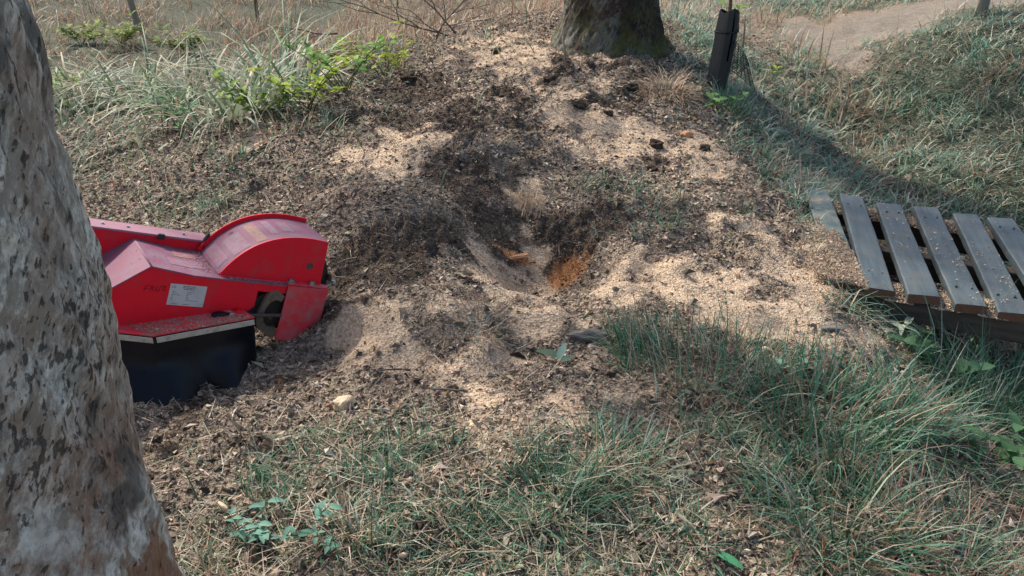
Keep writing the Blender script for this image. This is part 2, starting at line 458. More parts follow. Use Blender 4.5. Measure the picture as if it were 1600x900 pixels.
M_DUSTY = mat_plain('dusty_steel', (.075, .060, .048), .85, metal=.1, dirt=(.14, .10, .07), dscale=30)
M_LABEL = mat_plain('label_plate', (.46, .50, .52), .45, dirt=(.36, .37, .37), dscale=12)
M_INK = mat_plain('print_ink', (.03, .03, .035), .6)
M_INK2 = mat_plain('marker_ink', (.26, .008, .014), .6, spec=.2, dirt=(.5, .010, .022), dscale=90, damt=(.45, .6))
M_STK = mat_plain('yellow_sticker', (.25, .18, .13), .6, dirt=(.30, .11, .15), dscale=60, damt=(.42, .56), spec=.15)
M_STG = mat_plain('worn_grey_sticker', (.20, .155, .20), .6, dirt=(.30, .11, .15), dscale=60, damt=(.42, .58), spec=.15)
M_PLAS = mat_plain('black_plastic', (.012, .014, .018), .4, spec=.5, dirt=(.03, .03, .03), dscale=8)
M_SLAT = mat_wood('weathered_plank', (.040, .060, .070), (.088, .115, .128), (26, 1.6, 26), .6, (.095, .098, .088))
M_SLATG = mat_wood('mossy_plank', (.045, .075, .075), (.095, .14, .135), (26, 1.6, 26), .6, (.26, .21, .15))
M_SLATE = mat_wood('sawn_plank_end', (.10, .045, .026), (.20, .09, .05), (40, 40, 40), .8)
M_BEAM = mat_wood('dark_beam', (.035, .026, .020), (.10, .075, .058), (3, 30, 30), .85)
M_STAKE = mat_wood('grey_stake', (.17, .15, .12), (.30, .26, .21), (30, 30, 2.0), .85)
M_RUST = mat_wood('brown_stake', (.13, .07, .045), (.22, .13, .09), (30, 30, 3.0), .85)
M_LOG = mat_wood('grey_bark_piece', (.09, .08, .075), (.24, .22, .20), (14, 30, 30), .9, (.04, .035, .03))
M_PALE = mat_wood('fresh_wood', (.52, .38, .24), (.68, .54, .38), (20, 20, 3.0), .8)
M_ORW = mat_wood('orange_wood', (.34, .15, .07), (.60, .33, .17), (3, 30, 30), .8)

# ------------------------------------------------------------------ objects helpers
def link_bm(bm, name, mat, parent=None, bevel=0.0, smooth=False):
    me = bpy.data.meshes.new(name)
    bmesh.ops.recalc_face_normals(bm, faces=bm.faces)
    bm.to_mesh(me); bm.free()
    if isinstance(mat, (list, tuple)):
        for q in mat: me.materials.append(q)
    else: me.materials.append(mat)
    if smooth: me.polygons.foreach_set('use_smooth', np.ones(len(me.polygons), bool))
    o = bpy.data.objects.new(name, me); COL.objects.link(o)
    if parent: o.parent = parent
    if bevel:
        b = o.modifiers.new('bevel', 'BEVEL'); b.width = bevel; b.segments = 2; b.limit_method = 'ANGLE'; b.angle_limit = R(35)
    return o

def tag(o, label=None, cat=None, group=None, kind=None):
    if label: o['label'] = label
    if cat: o['category'] = cat
    if group: o['group'] = group
    if kind: o['kind'] = kind
    return o

def thing(name, label, cat, loc, group=None, mat=None):
    o = bpy.data.objects.new(name, None); COL.objects.link(o)
    o.empty_display_size = .05
    if mat is not None: o.matrix_world = mat
    else: o.location = loc
    return tag(o, label, cat, group)

def add_poly_prism(bm, prof, y0, y1):
    """profile in XZ extruded along Y"""
    a = [bm.verts.new((x, y0, z)) for x, z in prof]; b = [bm.verts.new((x, y1, z)) for x, z in prof]
    n = len(prof)
    bm.faces.new(a); bm.faces.new(b[::-1])
    for i in range(n): bm.faces.new((a[i], b[i], b[(i + 1) % n], a[(i + 1) % n]))

def add_box(bm, x0, x1, y0, y1, z0, z1):
    add_poly_prism(bm, [(x0, z0), (x1, z0), (x1, z1), (x0, z1)], y0, y1)

def add_tube(bm, pts, rad, seg=8, cap=True):
    pts = [Vector(p) for p in pts]
    if not isinstance(rad, (list, tuple)): rad = [rad] * len(pts)
    rings = []
    up = Vector((0, 0, 1))
    for i, p in enumerate(pts):
        d = (pts[min(i + 1, len(pts) - 1)] - pts[max(i - 1, 0)]).normalized()
        ref = up if abs(d.z) < .95 else Vector((1, 0, 0))
        s = d.cross(ref).normalized(); t = s.cross(d)
        rings.append([bm.verts.new(p + (s * math.cos(2 * math.pi * k / seg) + t * math.sin(2 * math.pi * k / seg)) * rad[i]) for k in range(seg)])
    for a, b in zip(rings[:-1], rings[1:]):
        for k in range(seg): bm.faces.new((a[k], a[(k + 1) % seg], b[(k + 1) % seg], b[k]))
    if cap: bm.faces.new(rings[0][::-1]); bm.faces.new(rings[-1])

def add_strip(bm, inner, outer):
    a = [bm.verts.new(p) for p in inner]; b = [bm.verts.new(p) for p in outer]
    for i in range(len(a) - 1): bm.faces.new((a[i], a[i + 1], b[i + 1], b[i]))

def add_bolt(bm, c, axis, r, h):
    c = Vector(c); ax = Vector(axis).normalized()
    add_tube(bm, [c, c + ax * h * .35], r * 1.5, 12)
    add_tube(bm, [c + ax * h * .35, c + ax * h], r, 6)

def gz_at(x, y):
    return float(height(np.array([x]), np.array([y]))[0])
def gpt(u, v, dz=0.0):
    x, y = gp(u, v)
    return Vector((x, y, gz_at(x, y) + dz))

# ------------------------------------------------------------------ ground and path sheets
ground = mesh_np('ground', np.stack([gx.ravel(), gy.ravel(), gz], 1), quads=grid_quads(len(GY), len(GX)), mat=M_GROUND, smooth=True,
                 extra=[('MA', np.stack(GM[:3], 1)), ('MB', np.stack(GM[3:], 1))])
tag(ground, kind='structure')

# ------------------------------------------------------------------ trees
def trunk_mesh(name, mat, parent, rad_f, hgt, seg, step, rough, lean=(0, 0), seed=0):
    zs = np.arange(-.25, hgt, step); th = np.linspace(0, 2 * np.pi, seg, endpoint=False)
    T, Z = np.meshgrid(th, zs)
    r = np.vectorize(rad_f)(zs)[:, None] * np.ones_like(T)
    cx, cy = np.cos(T), np.sin(T)
    circ = r * 1.0
    def n3(sc, s):   # noise around the trunk without a seam
        return (perlin(cx * r * sc + 3.1, Z * sc * .6 + cy * r * sc, s) + perlin(cy * r * sc - 7.7, Z * sc * .6 - cx * r * sc + 11, s + 1)) * .7
    d = rough * (1.6 * n3(6, seed) + .8 * n3(17, seed + 2) + .55 * n3(45, seed + 4) - .9 * np.clip(n3(24, seed + 6) - .28, 0, 1))
    rr = r + d
    co = np.stack([cx * rr + lean[0] * Z, cy * rr + lean[1] * Z, Z], -1).reshape(-1, 3)
    return mesh_np(name, co, quads=grid_quads(len(zs), seg, True), mat=mat, smooth=True, parent=parent)

def crown_mesh(parent, centre, radii, n, size, cols, seed):
    r = np.random.default_rng(seed)
    ncl = 170
    d = r.normal(size=(ncl, 3)); d /= np.linalg.norm(d, axis=1)[:, None]
    cc = np.array(centre) + d * np.array(radii) * (r.uniform(.25, 1, ncl) ** .6)[:, None]
    which = r.integers(0, ncl, n)
    p = cc[which] + r.normal(size=(n, 3)) * np.array([.27, .27, .2])
    nn = r.normal(size=(n, 3)) + np.array([0, 0, .8]); nn /= np.linalg.norm(nn, axis=1)[:, None]
    t = np.cross(nn, r.normal(size=(n, 3))); t /= np.linalg.norm(t, axis=1)[:, None]
    b = np.cross(nn, t)
    s = size * r.uniform(.6, 1.3, n)[:, None]
    co = np.stack([p - t * s, p + b * s * .45 + nn * s * .1, p + t * s, p - b * s * .45 + nn * s * .1], 1).reshape(-1, 3)
    q = np.arange(n * 4).reshape(n, 4)
    pal = np.array(cols)[r.integers(0, len(cols), n)] * r.uniform(.7, 1.25, (n, 1))
    return mesh_np('crown', co, quads=q, mat=M_LEAF, col=np.repeat(pal, 4, 0), parent=parent)

def limbs(parent, mat, base_z, centre, n, r0, seed):
    rr = random.Random(seed)
    for i in range(n):
        bm = bmesh.new()
        a = 2 * math.pi * i / n + rr.uniform(-.4, .4)
        ln = rr.uniform(1.6, 2.8)
        p0 = Vector((0, 0, base_z + rr.uniform(-.6, .8)))
        pts = [p0]; dv = Vector((math.cos(a), math.sin(a), .8))
        for k in range(5):
            dv = (dv + Vector((rr.uniform(-.3, .3), rr.uniform(-.3, .3), rr.uniform(-.1, .25)))).normalized()
            pts.append(pts[-1] + dv * ln / 5)
        add_tube(bm, pts, [r0 * (1 - .16 * k) for k in range(6)], 8)
        link_bm(bm, 'limb', mat, parent, smooth=True)

FT = (-.882, 1.022)
ft = thing('beech_tree', 'pale lichen-mottled tree trunk at the left, nearest to the camera', 'tree', (FT[0], FT[1], gz_at(*FT)))
ft.name = 'mottled_tree'
def rf(z):
    return .276 + .05 * math.exp(-max(z, 0) / .22) - .012 * z
trunk_mesh('trunk', M_BARK, ft, rf, 2.6, 540, .0060, .009, (.0, .0), 200)
up = trunk_mesh('upper_trunk', M_BARK, ft, lambda z: max(.05, (.258 - .02 * z)), 4.2, 48, .12, .004, (.02, -.02), 210)
up.location = (0, 0, 2.55)
limbs(ft, M_BARK, 4.6, None, 6, .09, 5)
crown_mesh(ft, (0, -.3, 6.6), (2.6, 2.6, 1.7), 4200, .085, [(.05, .09, .025), (.07, .11, .03), (.045, .075, .03)], 31)

bx, by = gp(958, 82)
BT = (bx, by + .30)
bt = thing('mossy_tree', 'broad dark mossy tree trunk at the top of the mound', 'tree', (BT[0], BT[1], gz_at(*BT)))
def rb(z):
    return .37 + .13 * math.exp(-max(z + .02, 0) / .20) + .06 * math.exp(-max(z, 0) / .6) - .02 * z
trunk_mesh('trunk', M_BARK2, bt, rb, 3.2, 260, .016, .016, (-.01, 0), 300)
up = trunk_mesh('upper_trunk', M_BARK2, bt, lambda z: max(.08, .305 - .04 * z), 5.0, 40, .15, .01, (.01, .01), 310)
up.location = (-.03, 0, 3.1)
limbs(bt, M_BARK2, 4.2, None, 7, .13, 9)
crown_mesh(bt, (-1.8, .2, 6.7), (5.4, 5.0, 2.3), 8000, .09, [(.05, .09, .025), (.07, .12, .03), (.04, .07, .03)], 35)

# ------------------------------------------------------------------ stump grinder
Og = Vector((-1.1024, 2.75, .2965))
exg = Vector((.76635, .52955, -.36369)); eyg = Vector((-.56207, .82685, .01957)); ezg = exg.cross(eyg)
MG = Matrix(((exg.x, eyg.x, ezg.x, Og.x), (exg.y, eyg.y, ezg.y, Og.y), (exg.z, eyg.z, ezg.z, Og.z), (0, 0, 0, 1)))
g = thing('stump_grinder', 'red stump grinder with curved hood and black rubber skirt behind the pale trunk', 'machine', None, mat=MG)

bm = bmesh.new()   # body shell
prof = [(-.80, -.235), (-.46, -.22), (-.327, -.238), (.044, -.145), (.13, -.125), (.155, -.10), (.155, -.035), (.27, -.035), (.27, -.002), (.44, -.006), (.44, 0.0), (.27, .001), (0, .0), (-.10, .002), (-.255, .021), (-.40, -.10), (-.62, -.13), (-.80, -.13)]
# front plate with its thickness
add_poly_prism(bm, prof, 0, .010)
link_bm(bm, 'side_panel', M_RED, g, .0015)
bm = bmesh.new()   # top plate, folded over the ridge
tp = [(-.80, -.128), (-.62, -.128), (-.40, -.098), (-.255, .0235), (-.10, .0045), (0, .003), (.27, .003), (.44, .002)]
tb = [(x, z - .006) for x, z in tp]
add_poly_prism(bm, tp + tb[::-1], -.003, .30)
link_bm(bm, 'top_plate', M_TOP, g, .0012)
bm = bmesh.new()   # fold bead along the ridge
add_tube(bm, [(-.255, -.003, .0235), (-.255, .255, .0235)], .0035, 8)
link_bm(bm, 'ridge_weld', M_STG, g, smooth=True)
bm = bmesh.new()   # rear wall with its rail
add_box(bm, -.80, .02, .300, .308, -.235, .040)
link_bm(bm, 'rear_wall', M_RED, g, .001)
bm = bmesh.new()
add_poly_prism(bm, [(-.80, .041), (.035, .041), (.035, .050), (-.80, .050)], .296, .395)
add_poly_prism(bm, [(-.80, .028), (.02, .028), (.02, .0405), (-.80, .0405)], .310, .385)
link_bm(bm, 'rear_rail', M_MAROON, g, .002)
for xx in (-.36, -.27, -.06):
    bm = bmesh.new(); add_bolt(bm, (xx, .345, .050), (0, 0, 1), .0055, .006)
    link_bm(bm, 'rail_bolt', M_STEEL, g)
for xx in (.06, .16):
    bm = bmesh.new(); add_bolt(bm, (xx, .277, .16 if xx < .1 else .05), (0, 1, 0), .007, .007)
    link_bm(bm, 'flange_bolt', M_STEEL, g)
bm = bmesh.new()
add_box(bm, -.17, -.145, .286, .300, .034, .056)
link_bm(bm, 'rail_clip', M_DARK, g, .002)
bm = bmesh.new()
add_tube(bm, [(.005, .288, .02), (.012, .288, .06), (.018, .288, .085)], [.011, .010, .006], 10)
link_bm(bm, 'hood_pin', M_DARK, g, smooth=True)

# curved hood: outer skin, front cheek, rear flange
arc = [(.000, .006), (.022, .046), (.061, .096), (.092, .125), (.125, .149), (.165, .169), (.207, .184), (.250, .194), (.297, .199), (.350, .199), (.405, .195)]
def smooth_arc(a, n=40):
    a = np.array(a); s = np.r_[0, np.cumsum(np.hypot(*np.diff(a, axis=0).T))]
    q = np.linspace(0, s[-1], n)
    x = np.interp(q, s, a[:, 0]); z = np.interp(q, s, a[:, 1])
    for _ in range(6):
        x[1:-1] = (x[:-2] + 2 * x[1:-1] + x[2:]) / 4; z[1:-1] = (z[:-2] + 2 * z[1:-1] + z[2:]) / 4
    return list(zip(x, z))
arcs = smooth_arc(arc)
bm = bmesh.new()
nrm = []
for i, (x, z) in enumerate(arcs):
    x0, z0 = arcs[max(i - 1, 0)]; x1, z1 = arcs[min(i + 1, len(arcs) - 1)]
    dx, dz = x1 - x0, z1 - z0; l = math.hypot(dx, dz); nrm.append((-dz / l, dx / l))
inner = [(x - nx * .006, z - nz * .006) for (x, z), (nx, nz) in zip(arcs, nrm)]
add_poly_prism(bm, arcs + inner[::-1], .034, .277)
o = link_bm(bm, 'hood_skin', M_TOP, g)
bm = bmesh.new()
cheek = [(0.004, .004)] + [(x - .0005, z + .001) for x, z in arcs[1:]] + [(.412, .10), (.418, .004)]
add_poly_prism(bm, cheek, .026, .033)
link_bm(bm, 'hood_cheek', M_RED, g, .001)
bm = bmesh.new()
lip = [(x + nx * .018, z + nz * .018) for (x, z), (nx, nz) in zip(arcs, nrm)]
add_poly_prism(bm, lip + inner[::-1], .278, .285)
link_bm(bm, 'hood_flange', M_RED, g, .001)
bm = bmesh.new()   # hole in the cheek: a dark bush set in a ring
add_tube(bm, [(.352, .0245, .085), (.352, .030, .085)], .0145, 20)
o = link_bm(bm, 'cheek_hole', M_DUSTY, g, smooth=False)

bm = bmesh.new(); add_tube(bm, [(.004 + .0138 * k, .0245, .0035 + .0006 * (k % 2)) for k in range(31)], [.0022 + .0008 * (k % 2) for k in range(31)], 6)
link_bm(bm, 'weld_seam', M_REDD, g, smooth=True)

# guard at the cutting end
bm = bmesh.new()
add_box(bm, .268, .442, -.012, -.004, -.234, .004)
add_box(bm, .268, .442, -.004, .032, .0045, .011)
add_box(bm, .436, .442, -.004, .05, -.20, .0040)
link_bm(bm, 'front_guard', M_REDD, g, .0015)
for c in ((.285, .013, .011), (.375, .013, .011)):
    bm = bmesh.new(); add_bolt(bm, c, (0, 0, 1), .0105, .014)
    link_bm(bm, 'bolt', M_STEEL, g)
# shaft, boot, nut, bearing flange, belt pulley
bm = bmesh.new(); add_tube(bm, [(.045, -.030, -.135), (.16, -.030, -.125), (.26, -.028, -.118)], .007, 10)
link_bm(bm, 'adjuster_rod', M_DUSTY, g, smooth=True)
bm = bmesh.new(); add_tube(bm, [(-.012, -.030, -.140), (.0, -.030, -.139), (.024, -.030, -.137), (.05, -.030, -.135)], [.010, .016, .018, .012], 12)
link_bm(bm, 'rod_boot', M_RUBBER, g, smooth=True)
bm = bmesh.new(); add_tube(bm, [(.054, -.030, -.1345), (.070, -.030, -.133)], .015, 6); add_tube(bm, [(.073, -.030, -.1328), (.083, -.030, -.132)], .012, 6)
link_bm(bm, 'lock_nut', M_STEEL, g)
bm = bmesh.new(); add_tube(bm, [(.088, .0, -.128), (.096, -.045, -.130)], .018, 12)
link_bm(bm, 'rod_lug', M_RED, g, smooth=True)
bm = bmesh.new()
for k in range(24):   # curved bracket round the bearing
    a0, a1 = [R(62 + 236 * q / 24) for q in (k, k + 1)]
    def rp(a, r, y): return (.240 + math.cos(a) * r * .66, y, -.125 + math.sin(a) * r)
    vs = [bm.verts.new(rp(a, r, y)) for a in (a0, a1) for r, y in ((.060, -.004), (.098 + .008 * math.sin(a * 4), -.004), (.098 + .008 * math.sin(a * 4), .02), (.060, .02))]
    for i in range(4): bm.faces.new((vs[i], vs[(i + 1) % 4], vs[4 + (i + 1) % 4], vs[4 + i]))
    if k == 0: bm.faces.new(vs[:4])
    if k == 23: bm.faces.new(vs[4:])
bmesh.ops.remove_doubles(bm, verts=bm.verts, dist=1e-5)
link_bm(bm, 'bearing_bracket', M_DUST2, g, .002)
bm = bmesh.new(); add_tube(bm, [(.235, .025, -.125), (.235, .07, -.125)], .085, 24)
link_bm(bm, 'drive_pulley', M_DARK, g)
bm = bmesh.new(); add_tube(bm, [(.228, -.006, -.14), (.228, .03, -.14)], .009, 6)
link_bm(bm, 'pulley_hub', M_DUSTY, g)
bm = bmesh.new(); add_box(bm, .13, .44, .09, .10, -.20, -.005)
link_bm(bm, 'inner_plate', M_DARK, g)
# cutting wheel under the hood with its teeth
bm = bmesh.new()
add_tube(bm, [(.345, .150, -.02), (.345, .175, -.02)], .165, 40)
wheel = link_bm(bm, 'cutting_wheel', M_DARK, g, .003)
for k in range(12):
    a = 2 * math.pi * k / 12 + .2
    bm = bmesh.new()
    c = Vector((.345 + math.cos(a) * .168, 0, -.02 + math.sin(a) * .168))
    t = Vector((-math.sin(a), 0, math.cos(a)))
    s = 1 if k % 2 else -1
    add_tube(bm, [c - t * .018 + Vector((0, .1625 + s * .022, 0)), c + t * .012 + Vector((0, .1625 + s * .024, 0)) ], [.012, .009], 8)
    link_bm(bm, 'cutter_tooth', M_STEEL if k % 3 else M_DUSTY, wheel)
bm = bmesh.new()
add_tube(bm, [(.435, .07, -.02), (.475, .075, -.012), (.505, .08, .004)], [.007, .006, .006], 8); add_tube(bm, [(.503, .08, -.006), (.503, .08, .016)], .011, 10)
link_bm(bm, 'chain_hook', M_STEEL, g, smooth=True)
# rubber skirt round the underside, its ledge and clamping strips (levelled against the tilted body)
def loc(u, v, Y):
    a, dy, dz = ray(u, v); d = Vector((float(a), float(dy), float(dz))); c0 = Vector((0, 0, CAMZ))
    t = (Og + eyg * Y - c0).dot(eyg) / d.dot(eyg)
    p = c0 + d * t - Og
    return Vector((p.dot(exg), p.dot(eyg), p.dot(ezg)))
sA = loc(110, 512, -.06); sB = loc(240, 526, -.125); sC = loc(398, 497, -.085); sD = Vector((.115, .03, sC.z - .012))
down = MG.to_3x3().transposed() @ Vector((0, 0, -1))
bm = bmesh.new()
top = [sA, sB, sC, sD]
n_up = (sC - sB).cross(sA - sB).normalized()
if n_up.z < 0: n_up = -n_up
back = [Vector((sA.x, .006, sA.z + .02)), Vector((-.30, .006, -.215)), Vector((.06, .006, -.125)), Vector((.125, .03, sC.z + .004))]
a = [bm.verts.new(p + n_up * .004) for p in top]; b = [bm.verts.new(p) for p in back]
for i in range(3): bm.faces.new((a[i], a[i + 1], b[i + 1], b[i]))
a2 = [bm.verts.new(p - n_up * .002) for p in top]
for i in range(3): bm.faces.new((a[i], a[i + 1], a2[i + 1], a2[i]))
link_bm(bm, 'skirt_ledge', M_REDD, g)
bm = bmesh.new()
cols = []
out = Vector((.12, -1, 0)).normalized()
segs = []
nseg = 34
lens = [(sB - sA).length, (sC - sB).length, (sD - sC).length]
tot = sum(lens)
def along(s):
    for p, q, l in ((sA, sB, lens[0]), (sB, sC, lens[1]), (sC, sD, lens[2])):
        if s <= l: return p.lerp(q, s / l)
        s -= l
    return sD
for i in range(nseg + 1):
    s = tot * i / nseg; p = along(s)
    w = MG @ p
    column = []
    drop = w.z - (gz_at(w.x, w.y) - .03)
    if s > lens[0] + lens[1]: drop = min(drop, .17)
    for k in range(11):
        f = k / 10
        e_ = min(1, max(0, (lens[0] + lens[1] - s) / .16))
        fold = min(1, abs(s - lens[0] - .34 * lens[1]) / .11)
        bulge = e_ * (.03 * f + .22 * max(0, f - .42) * fold + .008 * math.sin(s * 26 + f * 4) * f) - .03 * f * (1 - e_)
        column.append(bm.verts.new(p + down * drop * f + out * (bulge - .002)))
    cols.append(column)
for ca, cb in zip(cols[:-1], cols[1:]):
    for k in range(10): bm.faces.new((ca[k], cb[k], cb[k + 1], ca[k + 1]))
o = link_bm(bm, 'rubber_skirt', M_RUBBER, g, smooth=True)
sm = o.modifiers.new('solid', 'SOLIDIFY'); sm.thickness = .006
for p, q, cut in ((sA, sB, .004), (sB, sC, .006)):
    bm = bmesh.new()
    d = (q - p).normalized(); p2 = p + d * cut; q2 = q - d * cut
    nn = d.cross(down).normalized()
    if nn.y > 0: nn = -nn
    v8 = []
    for e in (p2, q2):
        for dn, o_ in ((.003, .004), (.024, .005), (.024, .009), (.003, .008)):
            v8.append(bm.verts.new(e + down * dn + nn * o_))
    for i in range(4): bm.faces.new((v8[i], v8[(i + 1) % 4], v8[4 + (i + 1) % 4], v8[4 + i]))
    bm.faces.new(v8[:4]); bm.faces.new(v8[4:][::-1])
    st = link_bm(bm, 'clamp_strip', M_STRIP, g, .0008)
    L_ = (q2 - p2).length
    for f in ((.80,) if L_ < .2 else (.10, .5, .88)):
        bm = bmesh.new(); add_tube(bm, [p2.lerp(q2, f) + down * .0135 + nn * .008, p2.lerp(q2, f) + down * .0135 + nn * .012], [.0055, .0035], 10)
        link_bm(bm, 'rivet', M_STEEL, st)
# label plate with its print
lp = [(-.177, -.117), (-.045, -.123), (-.042, -.039), (-.169, -.034)]
lz, lx = -.0785, -.108
bm = bmesh.new(); add_box(bm, -.175, -.043, -.0022, -.0002, -.120, -.036)
plate = link_bm(bm, 'label_plate', M_LABEL, g)
def text_mesh(txt, size, x, z, y, mat, parent, name, shear=0):
    cu = bpy.data.curves.new('txt', 'FONT'); cu.body = txt; cu.size = size; cu.shear = shear; cu.resolution_u = 2
    t = bpy.data.objects.new('txt', cu); COL.objects.link(t)
    dg = bpy.context.evaluated_depsgraph_get()
    me = bpy.data.meshes.new_from_object(t.evaluated_get(dg))
    bpy.data.objects.remove(t)
    me.transform(Matrix.Translation((x, y, z)) @ Matrix.Rotation(math.pi / 2, 4, 'X'))
    me.materials.clear(); me.materials.append(mat)
    o = bpy.data.objects.new(name, me); COL.objects.link(o); o.parent = parent
    return o
text_mesh('CE', .013, -.170, -.052, -.0027, M_INK, plate, 'printed_mark')
bm = bmesh.new()
rl = random.Random(4)
def dash(x0, x1, z, hgt=.0018):
    x = x0
    while x < x1:
        w = rl.uniform(.003, .010); e = min(x + w, x1)
        vs = [bm.verts.new((xx, -.0027, zz)) for xx, zz in ((x, z), (e, z), (e, z + hgt), (x, z + hgt))]
        bm.faces.new(vs); x = e + .0016
dash(-.128, -.085, -.0435, .0026); dash(-.130, -.083, -.0495, .0026); dash(-.126, -.088, -.0555, .0026)
for i, (e, e2) in enumerate([(.012, .03), (.020, .016), (.032, .008), (.008, .010), (.006, .012), (.008, .045)]):
    dash(-.165, -.165 + e, -.066 - i * .0065); dash(-.112, -.112 + e2, -.066 - i * .0065)
dash(-.160, -.138, -.115); dash(-.118, -.092, -.115)
link_bm(bm, 'printed_lines', M_INK, plate)
# marker scrawl on the side panel
bm = bmesh.new()
def stroke(pts, w=.0017):
    for (x0, z0), (x1, z1) in zip(pts[:-1], pts[1:]):
        d = Vector((x1 - x0, 0, z1 - z0)).normalized(); n = Vector((-d.z, 0, d.x)) * w
        p, q = Vector((x0, -.0012, z0)) - d * w * .5, Vector((x1, -.0012, z1)) + d * w * .5
        bm.faces.new([bm.verts.new(v) for v in (p - n, q - n, q + n, p + n)])
sx, sz = -.262, -.075
for pts in ([(0, 0), (.004, .020), (.016, .024)], [(.002, .010), (.012, .012)], [(.020, .004), (.024, .022), (.032, .020), (.026, .012), (.034, .004)],
            [(.042, .022), (.040, .008), (.046, .004), (.052, .010), (.054, .024)], [(.060, .024), (.072, .026), (.062, .010), (.074, .010)]):
    stroke([(sx + a_, sz + b_) for a_, b_ in pts])
link_bm(bm, 'marker_scrawl', M_INK2, g)
# stickers: worn patches on the top plate and curved ones on the hood
def plate_patch(x0, x1, y0, y1, mat, name):
    bm = bmesh.new(); n = 8
    xs = [x0 + (x1 - x0) * i / n for i in range(n + 1)]
    zs = [float(np.interp(x, [p[0] for p in tp], [p[1] for p in tp])) + .0012 for x in xs]
    add_strip(bm, [(x, y0, z) for x, z in zip(xs, zs)], [(x, y1, z) for x, z in zip(xs, zs)])
    return link_bm(bm, name, mat, g)
plate_patch(-.165, -.035, .075, .15, M_STG, 'worn_sticker')
plate_patch(-.125, -.045, .185, .235, M_STK, 'warning_sticker')
def arc_patch(f0, f1, y0, y1, mat, name):
    bm = bmesh.new(); n = 10
    ii = np.linspace(f0, f1, n + 1) * (len(arcs) - 1)
    P_ = [(np.interp(i, range(len(arcs)), [p[0] + q[0] * .001 for p, q in zip(arcs, nrm)]), np.interp(i, range(len(arcs)), [p[1] + q[1] * .001 for p, q in zip(arcs, nrm)])) for i in ii]
    add_strip(bm, [(x, y0, z) for x, z in P_], [(x, y1, z) for x, z in P_])
    return link_bm(bm, name, mat, g)
arc_patch(.03, .14, .07, .25, M_STG, 'worn_sticker')
arc_patch(.19, .34, .05, .21, M_STG, 'worn_sticker')
arc_patch(.40, .49, .05, .24, M_STK, 'warning_sticker')
arc_patch(.55, .61, .09, .24, M_STG, 'worn_sticker')
arc_patch(.66, .75, .10, .22, M_STG, 'worn_sticker')
# hitch end hidden behind the tree
bm = bmesh.new(); add_box(bm, -.86, -.80, .03, .27, -.22, .03)
link_bm(bm, 'hitch_plate', M_RED, g, .003)
bm = bmesh.new(); add_tube(bm, [(-.385, -.012, -.10), (-.385, .0, -.10)], .020, 14); add_tube(bm, [(-.385, -.03, -.10), (-.385, -.012, -.10)], .012, 6)
link_bm(bm, 'hitch_bolt', M_STEEL, g)

# ------------------------------------------------------------------ footbridge
def at_z(u, v, z):
    a, dy, dz = ray(u, v); t = (z - CAMZ) / float(dz)
    return Vector((float(a) * t, float(dy) * t, z))
fb = thing('footbridge', 'small footbridge of grey planks over the ditch, sawdust on its near end', 'bridge', (0, 0, 0))
fb.location = at_z(1500, 420, .0)
far_c = [(1275, 297), (1331, 307), (1389, 317), (1445, 325), (1507, 334), (1562, 341)]
near_c = [(1330, 440), (1374, 452), (1444, 464), (1520, 476), (1589, 487), (1668, 500)]
ZT = .07
for i in range(11):
    if i < 6: f, n = at_z(*far_c[i], ZT), at_z(*near_c[i], ZT)
    else:
        k = i - 5
        f = at_z(*far_c[5], ZT) + (at_z(*far_c[5], ZT) - at_z(*far_c[3], ZT)) * .5 * k
        n = at_z(*near_c[5], ZT) + (at_z(*near_c[5], ZT) - at_z(*near_c[3], ZT)) * .5 * k
    rs = random.Random(i)
    d = f - n; ln = d.length; w = .122 + rs.uniform(-.004, .004); th = .040
    bm = bmesh.new()
    ny = 24
    rings = []
    for j in range(ny + 1):
        y = -ln / 2 + ln * j / ny
        e = .005 * math.sin(y * 3 + i * 1.7)
        ring = [bm.verts.new((x + rs.uniform(-.0012, .0012), y, z + e + rs.uniform(-.0006, .0006))) for x, z in ((-w / 2, -th), (w / 2, -th), (w / 2, -.004), (w / 2 - .005, 0), (0, .0005), (-w / 2 + .005, 0), (-w / 2, -.004))]
        rings.append(ring)
    for a_, b_ in zip(rings[:-1], rings[1:]):
        for k in range(7): bm.faces.new((a_[k], a_[(k + 1) % 7], b_[(k + 1) % 7], b_[k]))
    for ring in (rings[0], rings[-1]):
        fc = bm.faces.new(ring); fc.material_index = 1
    o = link_bm(bm, 'slat', [M_SLATG if i == 0 else M_SLAT, M_SLATE], fb)
    mid = (f + n) / 2
    ang = math.atan2(-d.x, d.y)
    o.location = mid - fb.location + Vector((0, 0, rs.uniform(-.006, .005)))
    o.rotation_euler = (rs.uniform(-.006, .006), rs.uniform(-.05, .04), ang + rs.uniform(-.008, .008))
    if i == 0: o['label'] = 'greenish first plank half buried in sawdust'; o.location.z -= .003
    for e in (-.36, .37):
        for sx_ in (-.03, .032):
            bm = bmesh.new(); add_tube(bm, [(sx_ + rs.uniform(-.008, .008), ln * e + rs.uniform(-.02, .02), .0), (sx_, ln * e, .0022)], [.0042, .0036], 8)
            link_bm(bm, 'nail_head', M_DARK, o)
def bearer(f, name, zoff, wid, hgt):
    a_ = at_z(*near_c[0], ZT).lerp(at_z(*far_c[0], ZT), f); b_ = at_z(*near_c[5], ZT).lerp(at_z(*far_c[5], ZT), f)
    d = (b_ - a_); b_ = b_ + d * .9; a_ = a_ - d * .02
    ln = (b_ - a_).length
    bm = bmesh.new(); add_box(bm, -ln / 2, ln / 2, -wid / 2, wid / 2, -hgt, 0)
    o = link_bm(bm, name, M_BEAM, fb, .006)
    o.location = (a_ + b_) / 2 - fb.location + Vector((0, 0, -.040 + zoff))
    o.rotation_euler = (0, 0, math.atan2((b_ - a_).y, (b_ - a_).x))
    return o, a_, b_
